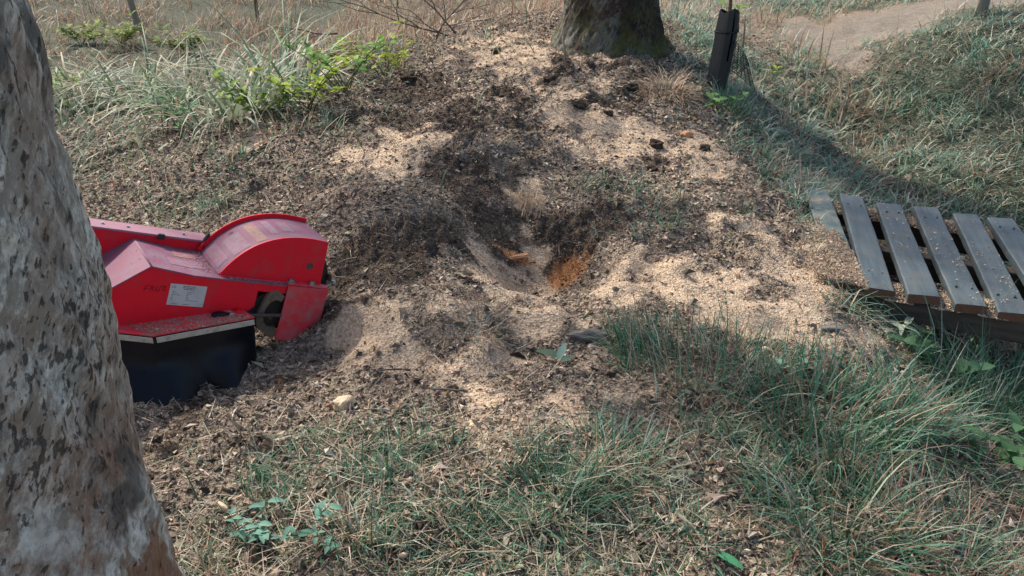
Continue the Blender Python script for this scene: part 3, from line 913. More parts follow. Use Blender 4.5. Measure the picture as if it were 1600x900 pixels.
bearer(.035, 'bearer', -.003, .09, .10); bearer(.90, 'bearer', -.003, .09, .13); bearer(.48, 'bearer', -.003, .07, .12)

# ------------------------------------------------------------------ blades, shards
def seg_blades(base, L, Wd, az, lean, curl, nseg, twist=None):
    n = len(base)
    fr = [1, .92, .70, .42, .2][:nseg] if nseg > 3 else [1, .82, .5]
    p = base.copy()
    ca, sa = np.cos(az), np.sin(az)
    tw = np.zeros(n) if twist is None else twist
    wx, wy = -np.sin(az + tw), np.cos(az + tw)
    rows = []
    for k in range(nseg):
        w = Wd * fr[k] * .5
        off = np.stack([wx * w, wy * w, np.zeros(n)], 1)
        rows += [p - off, p + off]
        th = lean + curl * (k + .5) / nseg
        st = L / nseg
        p = p + np.stack([ca * np.sin(th) * st, sa * np.sin(th) * st, np.cos(th) * st], 1)
    rows.append(p)
    co = np.stack(rows, 1)
    nv = 2 * nseg + 1
    t = []
    for k in range(nseg - 1):
        a = 2 * k
        t += [(a, a + 1, a + 3), (a, a + 3, a + 2)]
    t.append((2 * nseg - 2, 2 * nseg - 1, 2 * nseg))
    tri = (np.arange(n)[:, None, None] * nv + np.array(t)[None]).reshape(-1, 3)
    return co.reshape(-1, 3), tri, nv

def blades_obj(name, base, L, Wd, az, lean, curl, cols, nseg=3, mat=None, parent=None, twist=None):
    co, tri, nv = seg_blades(base, L, Wd, az, lean, curl, nseg, twist)
    return mesh_np(name, co, tris=tri, mat=mat or M_BLADE, col=np.repeat(cols, nv, 0), parent=parent, smooth=True)

def pick(pal, wts, n, rng, var=.25):
    pal = np.array(pal); wts = np.array(wts, float); wts /= wts.sum()
    c = pal[rng.choice(len(pal), n, p=wts)]
    return np.clip(c * rng.uniform(1 - var, 1 + var, (n, 1)) * rng.uniform(.93, 1.07, (n, 3)), 0, 1)

def scatter(n, rmin, rmax, half, rng, pw=1.2, lo=None):
    """points over the ground, thinner with distance"""
    u = rng.uniform(0, 1, n)
    e = 2 - pw
    r = (rmin ** e + u * (rmax ** e - rmin ** e)) ** (1 / e)
    a = rng.uniform(-half if lo is None else lo, half, n)
    return r * np.sin(a), r * np.cos(a), r

GREENP = [(.036, .118, .058), (.070, .188, .105), (.115, .248, .158), (.24, .35, .29), (.40, .41, .32)]
STRAWP = [(.44, .32, .22), (.34, .225, .155), (.28, .15, .10), (.48, .40, .31), (.19, .22, .13)]
PALEP = [(.31, .36, .26), (.20, .29, .18), (.39, .33, .23), (.10, .17, .09)]

def keep_off(x, y):
    """nothing grows through the machine, the planks, the trunks"""
    P3 = np.stack([x - Og.x, y - Og.y], 1)
    k = np.ones(len(x), bool)
    gxv, gyv = exg.to_2d().normalized(), eyg.to_2d().normalized()
    lx_ = P3 @ np.array(gxv); ly_ = P3 @ np.array(gyv)
    k &= ~((lx_ > -.85) & (lx_ < .42) & (ly_ > -.12) & (ly_ < .40))
    k &= np.hypot(x - FT[0], y - FT[1]) > .30
    k &= np.hypot(x - BT[0], y - BT[1]) > .46
    a_, b_ = at_z(*near_c[0], ZT), at_z(*far_c[0], ZT)
    e1 = (at_z(*near_c[5], ZT) - a_).to_2d().normalized(); e2 = (b_ - a_).to_2d()
    det = e1.x * e2.y - e1.y * e2.x
    px, py = x - a_.x, y - a_.y
    s = (px * e2.y - py * e2.x) / det; t = (e1.x * py - e1.y * px) / det
    k &= ~((s > -.02) & (s < 2.3) & (t > -.03) & (t < 1.03) & (np.sin(s * 41) > -2))
    return k

def shards(name, x, y, z, Ls, cc, rng, az, tl, rl_, lift=(-.05, .22)):
    n = len(x)
    d1 = np.stack([np.cos(az) * np.cos(tl), np.sin(az) * np.cos(tl), np.sin(tl)], 1)
    d2 = np.stack([-np.sin(az) * np.cos(rl_), np.cos(az) * np.cos(rl_), np.sin(rl_)], 1)
    d3 = np.cross(d1, d2)
    asp = rng.uniform(.22, .7, n)
    th = rng.uniform(.12, .35, n)
    c0 = np.stack([x, y, z], 1) + np.array([0, 0, 1]) * (Ls * rng.uniform(*lift, n))[:, None]
    Lc = Ls[:, None]
    v0 = c0 - d1 * Lc * .5 - d2 * (Lc * asp[:, None] * .35)
    v1 = c0 + d1 * Lc * .5 - d2 * (Lc * asp[:, None] * rng.uniform(-.2, .5, (n, 1)))
    v2 = c0 + d2 * (Lc * asp[:, None] * .6) + d1 * Lc * rng.uniform(-.4, .4, (n, 1))
    v3 = c0 + d3 * (Lc * th[:, None]) + d1 * Lc * rng.uniform(-.3, .3, (n, 1))
    co = np.stack([v0, v1, v2, v3], 1).reshape(-1, 3)
    tri = (np.arange(n)[:, None, None] * 4 + np.array([(0, 1, 3), (1, 2, 3), (2, 0, 3)])[None]).reshape(-1, 3)
    return mesh_np(name, co, tris=tri, mat=M_CHIP, col=np.repeat(cc, 4, 0))

# ---- wood chips, sawdust and crumbs lying on the ground
rng = np.random.default_rng(11)
n = 400000
x, y, r = scatter(n, 1.2, 9.5, R(46), rng, 1.35)
m = masks(x, y); saw, soil, org, grn, stw, snd = m
keep = (rng.uniform(0, 1, n) < np.clip(.95 - .25 * grn - np.maximum(.45 * snd, stw * .8) - np.clip((x - 2.3) * .8, 0, .9), 0.0, 1)) & (np.hypot(x - FT[0], y - FT[1]) > .3)
x, y, r = x[keep], y[keep], r[keep]; m = tuple(q[keep] for q in m); saw, soil, org, grn, stw, snd = m
n = len(x)
z = height(x, y, m)
lit = pick([(.32, .26, .20), (.22, .17, .13), (.44, .38, .31), (.13, .10, .08), (.06, .048, .038), (.38, .29, .22), (.54, .48, .41), (.22, .22, .16)], [3, 3, 2, 2.2, 1.8, 2.4, .9, 1], n, rng)
sw = pick([(.56, .41, .29), (.66, .51, .38), (.42, .30, .21), (.26, .18, .125)], [4, 3.2, 2, 1.6], n, rng, .18)
sl_ = pick([(.055, .040, .031), (.098, .072, .055), (.16, .122, .094), (.27, .21, .16)], [2.6, 4, 2.6, 1.6], n, rng)
og = pick([(.56, .27, .115), (.40, .15, .06), (.64, .44, .28)], [2.5, 1.5, 2], n, rng)
q = rng.uniform(0, 1, n)
cc = lit * np.array([1.22, 1.18, 1.12])
cc = np.where((q < np.clip(saw * .92 + .5 * fbm(x, y, 9, 2, 123) * (saw > .05), 0, .95))[:, None], sw, cc)
q = rng.uniform(0, 1, n)
cc = np.where((q < np.clip(soil * .95 + .4 * fbm(x, y, 9, 2, 133) * (soil > .05), 0, .88))[:, None], sl_, cc)
q = rng.uniform(0, 1, n)
cc = np.where((q < np.clip(org * 1.2, 0, .9))[:, None], og, cc)
fine = np.clip(np.maximum(saw, soil * .8), 0, 1)
Ls = rng.lognormal(np.log(.0120), .52, n) * (1 - .50 * fine) * np.clip(r / 3.2, .9, 1.8)
Ls = np.clip(Ls, .003, .045)
az = rng.uniform(0, 2 * np.pi, n); tl = rng.normal(0, .38, n); rl_ = rng.normal(0, .4, n)
wc = shards('wood_chips', x, y, z, Ls, cc, rng, az, tl, rl_)
tag(wc, kind='stuff')
n = 9000
x, y, r = scatter(n, 1.2, 8.5, R(46), rng, 1.3)
m = masks(x, y)
keep = (rng.uniform(0, 1, n) < np.clip(1 - .6 * m[0] - .9 * m[5] - .7 * m[4], 0, 1)) & (np.hypot(x - FT[0], y - FT[1]) > .3) & ~((x > 1.45) & (y > 2.8) & (y < 4.6))
x, y = x[keep], y[keep]; m = tuple(q[keep] for q in m); n = len(x)
bf = shards('bark_flakes', x, y, height(x, y, m), np.clip(rng.lognormal(np.log(.030), .38, n), .014, .075), pick([(.10, .08, .065), (.20, .16, .125), (.34, .28, .22), (.50, .42, .33), (.045, .036, .03), (.26, .15, .085)], [3, 3, 2.4, 1.4, 2, .8], n, rng), rng, rng.uniform(0, 6.28, n), rng.normal(0, .3, n), rng.normal(0, .35, n), (.0, .2))
tag(bf, kind='stuff')

# sawdust heaped on the bearers between the planks, and thin over the planks' ends
px, py, pz = [], [], []
SP = [(at_z(*near_c[i], ZT), at_z(*far_c[i], ZT)) for i in range(6)]
for i in range(5):
    for f0, sp_, nn, hh in ((.08, .060, 1500, .034), (.90, .050, 1000, .030)):
        a_ = SP[i][0].lerp(SP[i][1], f0); b_ = SP[i + 1][0].lerp(SP[i + 1][1], f0)
        f = rng.uniform(.18, .82, nn); t = np.clip(rng.normal(0, sp_, nn), -.1, .1); ad = (SP[i][1] - SP[i][0]).normalized()
        px.append(a_.x + (b_.x - a_.x) * f + ad.x * t); py.append(a_.y + (b_.y - a_.y) * f + ad.y * t)
        pz.append(ZT - .044 + np.clip(hh * np.exp(-(t / .05) ** 2) * (.6 + .5 * np.sin(i * 3 + f * 9)), 0, .05) * rng.uniform(.0, 1.0, nn))
nn = 13000       # drift over the first plank
w_ = rng.uniform(-.17, .069, nn); f = rng.beta(1.0, 1.35, nn) * np.clip(.52 - 1.7 * w_ + .05 * np.sin(w_ * 70), .25, .8) - .03
a_, b_ = SP[0]; e_ = (SP[1][0] - SP[0][0]).normalized()
px.append(a_.x + (b_.x - a_.x) * f + e_.x * w_); py.append(a_.y + (b_.y - a_.y) * f + e_.y * w_)
on = w_ > -.07
hp = np.clip(1.0 - f * 1.15, .12, 1) * np.clip(.75 - w_ * 6, .3, 1)
pz.append(np.where(on, ZT - .002 + rng.uniform(0, 1, nn) * .030 * hp, ZT - .035 + rng.uniform(.2, 1, nn) * .055 * hp))
for i in range(1, 6):   # scattered crumbs
    nn = 130
    f = rng.uniform(.02, .98, nn); w_ = rng.uniform(-.06, .06, nn)
    px.append(SP[i][0].x + (SP[i][1].x - SP[i][0].x) * f + e_.x * w_); py.append(SP[i][0].y + (SP[i][1].y - SP[i][0].y) * f + e_.y * w_); pz.append(np.full(nn, ZT + .001))
px, py, pz = map(np.concatenate, (px, py, pz)); nn = len(px)
sb = shards('sawdust_heaps', px, py, pz, np.clip(rng.lognormal(np.log(.009), .4, nn), .003, .02), pick([(.56, .43, .31), (.46, .35, .26), (.32, .24, .18), (.64, .51, .38)], [3, 3, 1.4, 1.4], nn, rng), rng, rng.uniform(0, 6.28, nn), rng.normal(0, .4, nn), rng.normal(0, .4, nn), (0, .2))
tag(sb, kind='stuff')

# sawdust that has settled on the machine
pts = []
v_ = [sA, sB, sC]
for q in range(2600):
    f = rng.uniform(0, 1); t = rng.beta(1.2, 1.6)
    e = back[1].lerp(back[2], f); p = sB.lerp(sC, f) + n_up * .004
    pts.append(MG @ (p.lerp(e, t)))
for q in range(260):
    a_ = rng.uniform(-.02, .06); yy = rng.uniform(.04, .27)
    xx = -.012 + .03 * rng.normal()
    pts.append(MG @ Vector((xx, yy, float(np.interp(xx, [p[0] for p in tp], [p[1] for p in tp])) + .001)))
for q in range(160):
    xx = rng.uniform(-.3, .43); yy = rng.uniform(.002, .03) if xx > 0 else rng.uniform(.0, .28)
    pts.append(MG @ Vector((xx, yy, float(np.interp(xx, [p[0] for p in tp], [p[1] for p in tp])) + .001)))
pm = np.array([tuple(p) for p in pts]); nn = len(pm)
sm_ = shards('sawdust_dusting', pm[:, 0], pm[:, 1], pm[:, 2], np.clip(rng.lognormal(np.log(.0055), .4, nn), .002, .016), pick([(.50, .36, .26), (.40, .29, .21), (.28, .20, .15), (.58, .46, .34)], [3, 3, 2, 1], nn, rng), rng, rng.uniform(0, 6.28, nn), rng.normal(0, .4, nn), rng.normal(0, .4, nn), (0, .15))
tag(sm_, kind='stuff')

# ---- dry stems lying over the litter
n = 30000
x, y, r = scatter(n, 1.2, 8, R(44), rng, 1.3)
m = masks(x, y)
keep = (rng.uniform(0, 1, n) < np.clip(.28 + .8 * m[3] - .4 * m[0] - .2 * m[1], 0, 1)) & keep_off(x, y)
x, y = x[keep], y[keep]; m = tuple(q[keep] for q in m); n = len(x)
z = height(x, y, m) + rng.uniform(.0, .03, n) * (0.3 + m[3])
ds = blades_obj('dry_stems', np.stack([x, y, z], 1), rng.uniform(.03, .15, n), rng.uniform(.0016, .004, n), rng.uniform(0, 6.28, n), rng.normal(1.52, .14, n), rng.normal(0, .35, n),
                pick([(.44, .36, .27), (.30, .24, .18), (.52, .46, .38), (.18, .14, .10)], [3, 3, 1.5, 1.5], n, rng))
tag(ds, kind='stuff')

# ---- turf
def turf(name, n, rmin, rmax, half, pw, seed, Lr, Wr, pal, wts, dens, leanr=(.25, .35), curl=(.9, .5), clump=5.0, nseg=3, tcol=None, lo=None):
    rng = np.random.default_rng(seed)
    x, y, r = scatter(n, rmin, rmax, half, rng, pw, lo)
    cl = fbm(x, y, clump, 2, seed)
    m = masks(x, y)
    d = dens(x, y, m) * np.clip(.55 + 1.5 * cl, .5 if name == 'bank_grass' else .03, 1.2)
    k = (rng.uniform(0, 1, n) < d) & keep_off(x, y)
    x, y, cl, r = x[k], y[k], cl[k], r[k]; m = tuple(q[k] for q in m); n = len(x)
    z = height(x, y, m) - .006
    L = rng.uniform(*Lr, n) * np.clip(.75 + .7 * cl, .45, 1.35)
    Wd = rng.uniform(*Wr, n) * np.clip(r / 3, 1, 2.2)
    c = pick(pal, wts, n, rng)
    if tcol is not None: c = tcol(c, x, y, m, rng)
    # neighbours lean alike
    az = perlin(x * 1.7, y * 1.7, seed + 5) * 4 + rng.normal(0, 1.9, n)
    o = blades_obj(name, np.stack([x, y, z], 1), L, Wd, az, np.abs(rng.normal(*leanr, n)), rng.normal(*curl, n), c, nseg, twist=rng.normal(0, .5, n))
    return tag(o, kind='stuff')

def dens_near(x, y, m):
    d = np.clip(m[3] * 1.15 - .05, 0, 1) * (1 - .8 * np.clip(m[0] * 1.1, 0, 1) * (m[3] < .85)) * (1 - np.clip(m[4] * 1.3 - .3, 0, 1))
    return d
def recol(c, x, y, m, rng):
    # patches of straw through the turf
    p = fbm(x, y, 2.2, 2, 91)
    s = pick(STRAWP, [3, 2, 1, 2, 1], len(x), rng)
    f = (rng.uniform(0, 1, len(x)) < np.clip(.20 + .8 * p, .04, .7))
    return np.where(f[:, None], s, c)
turf('turf_grass', 110000, 1.2, 5.6, R(46), 1.25, 21, (.05, .17), (.0026, .0060), GREENP, [3, 3, 2.5, 1.6, 1.0], dens_near, (.75, .5), (1.0, .8), 4.5, 3, recol)
SHORT = make_blobs([(400, 800, 220, 110), (700, 800, 240, 120), (1000, 790, 220, 110), (560, 700, 160, 50, .8), (860, 870, 400, 60, .9), (400, 880, 200, 50), (1250, 850, 200, 80, .8), (930, 710, 120, 40, .9)])
def dens_short(x, y, m):
    return np.clip(mask(SHORT, x, y, .3, 83) * 1.2, 0, 1) * (1 - .6 * m[0])
turf('short_grass', 46000, 1.2, 3.6, R(42), 1.2, 27, (.03, .10), (.0018, .0036), [(.08, .16, .10), (.14, .23, .15), (.24, .32, .23), (.36, .36, .25), (.40, .30, .20)], [2.5, 3, 2.4, 1.6, 1.4], dens_short, (.7, .5), (1.0, .7), 5.5, 3)
def dens_bank(x, y, m):
    return np.clip(m[3] * 1.2, 0, 1) * np.clip((x - 1.3) / .5, 0, 1) * (1 - np.clip(m[5] * 1.5, 0, 1))
turf('bank_grass', 125000, 3.2, 13, R(48), 1.0, 22, (.10, .26), (.0032, .0062), [(.075, .185, .12), (.14, .27, .19), (.22, .34, .26), (.40, .45, .36), (.54, .50, .39)], [2.6, 3, 3, 2.6, 1.6], dens_bank, (.95, .45), (1.3, .6), 2.4, 3, recol, R(8))
def dens_field(x, y, m):
    return np.clip(m[4] * 1.3, 0, 1) * (1 - np.clip(m[5] * 1.5, 0, 1))
turf('dry_field_grass', 75000, 6.5, 26, R(44), .9, 23, (.16, .46), (.0042, .0085), STRAWP, [3, 2.4, 1.6, 2, 1], dens_field, (.35, .35), (.9, .6), 1.4, 3)
def dens_left(x, y, m):
    return np.clip(m[3] * 1.2, 0, 1) * (x < .2) * (y > 3.0) * (1 - np.clip(m[4] * 1.2, 0, .85))
turf('marsh_grass', 8000, 3.2, 9, R(44), 1.0, 24, (.10, .32), (.0045, .008), PALEP, [3, 3, 2, 2], dens_left, (.4, .35), (1.1, .5), 2.5, 3)

# ---- tussocks: each one a thing of its own
def tussock(name, u, v, n, spread, Lr, Wr, pal, wts, label, cat, lean=.25, leansd=.3, curl=1.0, az0=None, nseg=4, seed=0, group=None):
    rng = np.random.default_rng(500 + seed)
    c = gpt(u, v)
    rr = spread * np.sqrt(rng.uniform(0, 1, n)); a = rng.uniform(0, 2 * np.pi, n)
    x = rr * np.cos(a); y = rr * np.sin(a)
    z = height(x + c.x, y + c.y) - c.z - .01
    az = a + rng.normal(0, .6, n) if az0 is None else az0 + rng.normal(0, .55, n)
    o = blades_obj(name, np.stack([x, y, z], 1), rng.uniform(*Lr, n), rng.uniform(*Wr, n), az, np.abs(rng.normal(lean, leansd, n)) * (.4 + rr / spread), rng.normal(curl, .4, n), pick(pal, wts, n, rng), nseg, twist=rng.normal(0, .4, n))
    o.location = c
    return tag(o, label, cat, group)
MIXP = GREENP + STRAWP
TG = 'grass tussocks on the mound and ditch edge'
tussock('grass_tussock', 1010, 560, 230, .115, (.06, .28), (.003, .006), MIXP, [4, 3, 1.6, .8, .4, .4, .8, .8, .3, 1], 'dense upright green tuft of grass just right of the grey bark piece', 'grass tuft', .35, .35, 1.0, 2.2, seed=1, group=TG)
tussock('grass_tussock', 1120, 590, 340, .22, (.08, .28), (.0025, .0045), MIXP, [3, 3, 2, 1.5, 1.5, 1.5, 2, 2, 1, 1.5], 'wide thin brownish-green tuft of grass amid the sawdust right of centre', 'grass tuft', .3, .25, .6, seed=2, group=TG)
tussock('grass_tussock', 1290, 660, 440, .26, (.10, .34), (.004, .0075), MIXP, [3, 3, 3, 1.5, .6, .5, .8, .8, .4, .5], 'largest bluish green tussock of long grass, below the bridge planks', 'grass tuft', .35, .3, .9, seed=3, group=TG)
tussock('grass_tussock', 1400, 650, 240, .18, (.12, .34), (.004, .007), GREENP, [2, 3, 3, 1.5, .6], 'arching green tussock leaning right over the ditch edge', 'grass tuft', .6, .4, 1.0, seed=4, group=TG)
tussock('grass_tussock', 1310, 810, 330, .22, (.08, .28), (.0035, .007), MIXP, [3, 3, 2, 1.5, 1, 1, 1.2, 1.2, .8, 1], 'green and straw tussock at the lower right by a dark hollow', 'grass tuft', .4, .3, .9, seed=5, group=TG)
tussock('grass_tussock', 1480, 860, 330, .22, (.10, .24), (.003, .005), MIXP, [2, 3, 2.5, 2, 1.5, 1.4, 1.2, 1, 1, 1], 'low matted tussock in the lower right corner', 'grass tuft', .6, .3, .9, seed=6, group=TG)
tussock('grass_tussock', 1560, 640, 700, .30, (.2, .5), (.0035, .006), GREENP, [3, 3, 2, 1.5, .8], 'dark tall tussock down in the ditch under the bridge', 'grass tuft', .4, .3, .9, seed=7, group=TG)
tussock('grass_tussock', 860, 790, 260, .13, (.10, .22), (.0025, .0045), GREENP, [3, 3, 1, .6, .3], 'small bright green tuft in the lower middle litter', 'grass tuft', .7, .3, .6, seed=8, group=TG)
tussock('grass_tussock', 960, 720, 240, .16, (.10, .2), (.0025, .0045), GREENP, [1, 2, 3, 3, .6], 'pale bluish tuft below the orange sawdust in the lower middle', 'grass tuft', .7, .3, .8, seed=9, group=TG)
tussock('grass_tussock', 1040, 145, 360, .16, (.14, .32), (.005, .009), STRAWP, [3, 2, 1, 3, 1.5], 'dry straw-coloured tuft at the foot of the mossy tree', 'grass tuft', .9, .4, 1.5, seed=10, group=TG)
tussock('grass_tussock', 745, 505, 260, .14, (.05, .14), (.002, .004), STRAWP, [1, 3, 2, 1, 3], 'flattened brown tuft on the litter below the pit', 'grass tuft', .9, .3, .6, seed=11, group=TG)
tussock('grass_tussock', 1135, 165, 260, .16, (.10, .30), (.004, .007), GREENP, [3, 3, 2, 1.5, 1], 'green tuft growing up against the foot of the black tree guard', 'grass tuft', .4, .35, 1.0, seed=12, group=TG)
RG = 'rush clumps in the marshy field'
for i, (u, v, nb, sp, lab) in enumerate([
        (110, 165, 130, .35, 'pale rush clump nearest to the left trunk'),
        (210, 160, 190, .40, 'grey-green rush clump arching in the middle of the marsh'),
        (300, 165, 220, .42, 'dense rush clump with drooping silver blades left of the weeds'),
        (370, 180, 130, .35, 'lower green rush clump at the edge of the mound'),
        (440, 150, 140, .3, 'light green rush clump just left of the yellow-leaved weeds')]):
    tussock('rush_clump', u, v, int(nb * .85), sp, (.6, 1.35), (.016, .032), PALEP, [3.4, 2.4, 2.2, 2.4], lab, 'rushes', .6, .35, 1.9, nseg=5, seed=30 + i, group=RG)
BG = 'coarse tufts on the far bank of the ditch'
for i, (u, v, nb, pal, lab) in enumerate([
        (1420, 270, 300, PALEP, 'pale arching tuft behind the third bridge plank'),
        (1520, 285, 300, PALEP, 'pale drooping tuft behind the right-hand bridge planks'),
        (1590, 300, 240, GREENP, 'yellow-green tuft at the right edge behind the bridge'),
        (1340, 250, 260, STRAWP, 'straw tuft in the ditch bottom beyond the first planks'),
        (1440, 150, 320, GREENP, 'rounded green tuft on top of the far bank'),
        (1540, 130, 320, GREENP, 'broad green tuft on the far bank at the right edge'),
        (1380, 190, 280, STRAWP, 'withered tuft halfway up the far bank'),
        (1200, 210, 320, GREENP, 'dark green tuft on the slope right of the black tree guard'),
        (1160, 110, 260, GREENP, 'shaded green tuft beside the black tree guard'),
        (1230, 90, 260, GREENP, 'dark green tuft on the slope below the sandy path')]):
    tussock('grass_tussock', u, v, nb, .30, (.14, .40), (.004, .0075), pal, [3, 3, 2, 2] + [1.2] * (len(pal) - 4), lab, 'grass tuft', 1.0, .4, 1.8, nseg=5, seed=50 + i, group=BG)

# ------------------------------------------------------------------ leafy plants
def leaf_geo(L, Wd, fold=.18, bend=.5, n=5):
    """a pointed leaf along +X with a folded midrib"""
    vs, fs = [], []
    for i in range(n + 1):
        t = i / n
        w = Wd * math.sin(math.pi * min(1, t * .92 + .06)) ** .8 * (1 - .25 * t)
        x = L * t; z = -bend * L * t * t * .5
        vs += [(x, -w / 2, z + fold * w), (x, 0, z), (x, w / 2, z + fold * w)]
    for i in range(n):
        a = 3 * i
        fs += [(a, a + 3, a + 4, a + 1), (a + 1, a + 4, a + 5, a + 2)]
    return vs, fs
LEAFM = {}
def leaf_mat(col):
    if col not in LEAFM:
        m, N, L, B = new_mat('plant_leaf')
        oi = N.new('ShaderNodeObjectInfo')
        nz = noise(N, L, obj_pos(N), 60, 3)
        c = mixc(N, L, tuple(v * .75 for v in col), tuple(min(1, v * 1.3) for v in col), math_(N, L, 'MULTIPLY_ADD', nz, .5, math_(N, L, 'MULTIPLY', oi.outputs['Random'], .5)))
        L.new(c, B.inputs['Base Color']); B.inputs['Roughness'].default_value = .75; B.inputs['Specular IOR Level'].default_value = .2
        T = N.new('ShaderNodeBsdfTranslucent'); L.new(c, T.inputs['Color'])
        mx = N.new('ShaderNodeMixShader'); mx.inputs[0].default_value = .3
        L.new(B.outputs[0], mx.inputs[1]); L.new(T.outputs[0], mx.inputs[2]); L.new(mx.outputs[0], N['Material Output'].inputs['Surface'])
        LEAFM[col] = m
    return LEAFM[col]
def plant(name, u, v, stems, label, cat, col, leafL, leafW, hgt, per, seed, stemcol=(.12, .13, .06), spread=.6, group=None, bend=.5, up=.25):
    rs = random.Random(seed)
    c = gpt(u, v)
    t = thing(name, label, cat, c, group)
    vs, fs = leaf_geo(leafL, leafW, bend=bend)
    me = bpy.data.meshes.new('leaf'); me.from_pydata(vs, [], fs); me.materials.append(leaf_mat(col)); me.polygons.foreach_set('use_smooth', np.ones(len(me.polygons), bool))
    smat = leaf_mat(stemcol)
    for s in range(stems):
        a = rs.uniform(0, 6.28); ln = hgt * rs.uniform(.6, 1.1); sp = rs.uniform(.1, spread)
        p = Vector((rs.uniform(-.03, .03), rs.uniform(-.03, .03), -.02)); d = Vector((math.cos(a) * sp, math.sin(a) * sp, 1)).normalized()
        pts = [p]
        for k in range(6):
            d = (d + Vector((math.cos(a) * .10, math.sin(a) * .10, -.06)) + Vector((rs.uniform(-.06, .06), rs.uniform(-.06, .06), 0))).normalized()
            pts.append(pts[-1] + d * ln / 6)
        bm = bmesh.new(); add_tube(bm, pts, [.0028 * (hgt / .2) ** .5 * (1 - .12 * k) for k in range(7)], 5)
        link_bm(bm, 'stem', smat, t, smooth=True)
        for k in range(per):
            f = .3 + .7 * (k + 1) / per; i = min(5, int(f * 6 - .01)); q = pts[i].lerp(pts[i + 1], f * 6 - i)
            o = bpy.data.objects.new('leaf', me); COL.objects.link(o); o.parent = t
            o.location = q
            o.rotation_euler = (rs.uniform(-.4, .4), rs.uniform(-.5, .2) - up, a + k * 2.4 + rs.uniform(-.5, .5))
            sc = rs.uniform(.65, 1.15); o.scale = (sc, sc, sc)
    return t
plant('seedling', 385, 835, 5, 'small seedling with pale blue-green oval leaves near the foot of the pale trunk', 'plant', (.17, .33, .26), .042, .022, .13, 6, 1)
plant('seedling', 500, 850, 5, 'low seedling with bluish oval leaves to the right of the other seedling', 'plant', (.14, .29, .22), .038, .020, .12, 6, 2)
plant('leafy_weed', 262, 215, 5, 'green weed with lance-shaped leaves at the left edge of the mound', 'plant', (.11, .24, .11), .14, .030, .36, 8, 3, spread=.45)
WG = 'yellow-green weeds beyond the mound'
for i, (u, v, hh, col, lab) in enumerate([
        (425, 190, .42, (.22, .33, .06), 'yellow-green weed at the left of the row beyond the mound'),
        (480, 175, .52, (.30, .40, .04), 'bright yellow-green weed with broad leaves beyond the mound'),
        (540, 150, .55, (.15, .30, .07), 'taller green weed between the yellow-green ones'),
        (600, 118, .45, (.32, .38, .05), 'yellow weed furthest up the edge of the mound'),
        (505, 120, .5, (.20, .31, .08), 'hazy green weed behind the others of the row')]):
    plant('leafy_weed', u, v, 8, lab, 'plant', tuple(c * .95 for c in col), .085, .055, hh * 1.1, 8, 10 + i, group=WG, spread=.75)
for i, (u, v, hh, col, lab) in enumerate([
        (130, 70, .45, (.24, .30, .10), 'yellow-green bush in the dry field near the pale trunk'),
        (190, 75, .5, (.26, .32, .10), 'yellow-green bush at the foot of the leaning grey stake'),
        (290, 85, .45, (.22, .28, .10), 'yellow-green bush above the rushes'),
        (110, 150, .35, (.24, .34, .10), 'small light green bush beside the pale trunk')]):
    plant('field_bush', u, v, 11, lab, 'bush', col, .12, .07, hh, 9, 30 + i, group='bushes in the dry field', spread=.8)
plant('leafy_weed', 1140, 30, 2, 'bright green sprig right of the top of the black tree guard', 'plant', (.20, .36, .07), .13, .07, .30, 4, 41)
plant('leafy_weed', 1125, 175, 3, 'small green weed at the foot of the black tree guard', 'plant', (.16, .30, .10), .09, .05, .25, 4, 42)
plant('leafy_weed', 1195, 130, 2, 'single yellow-green sprig on the slope right of the tree guard', 'plant', (.30, .42, .08), .12, .04, .18, 3, 43)
plant('wilted_plant', 1385, 515, 4, 'wilted plant with pale curled leaves at the near end of the bridge', 'plant', (.42, .50, .38), .075, .035, .11, 4, 44, bend=1.6, spread=1.2)
plant('wilted_plant', 1425, 505, 3, 'smaller pale wilted plant against the near bearer of the bridge', 'plant', (.40, .47, .36), .06, .03, .10, 4, 45, bend=1.6, spread=1.2)
plant('ditch_weed', 1460, 590, 4, 'broad-leaved green weed in the ditch below the planks', 'plant', (.08, .17, .09), .09, .06, .22, 5, 46)
plant('ditch_weed', 1540, 730, 4, 'broad-leaved green weed lower in the ditch at the right edge', 'plant', (.09, .19, .09), .08, .05, .2, 5, 47)
plant('leafy_weed', 1250, 585, 2, 'small mint-green leaf shoot in the largest tussock', 'plant', (.20, .40, .28), .05, .03, .12, 3, 48)

def flat_leaf(name, u, v, L, Wd, az, col, label, tilt=0.25, roll=.1):
    vs, fs = leaf_geo(L, Wd, .08, .35, 8)
    me = bpy.data.meshes.new(name); me.from_pydata(vs, [], fs); me.materials.append(leaf_mat(col)); me.polygons.foreach_set('use_smooth', np.ones(len(me.polygons), bool))
    o = bpy.data.objects.new(name, me); COL.objects.link(o)
    o.location = gpt(u, v, .022); o.rotation_euler = (roll, -tilt, az)
    return tag(o, label, 'leaf')
flat_leaf('fallen_leaf', 878, 560, .105, .065, 2.75, (.06, .105, .075), 'dark green broad leaf lying left of the bluish leaf in the sawdust')
flat_leaf('fallen_leaf', 872, 566, .085, .034, 1.15, (.13, .22, .20), 'bluish green leaf lying upright beside the grey bark piece', .5)
flat_leaf('fallen_leaf', 876, 572, .06, .03, .5, (.10, .17, .14), 'small grey-green leaf in front of the bluish leaf')
flat_leaf('fallen_leaf', 1160, 893, .09, .035, 2.6, (.10, .36, .18), 'bright green leaf at the bottom edge of the ground', .4)

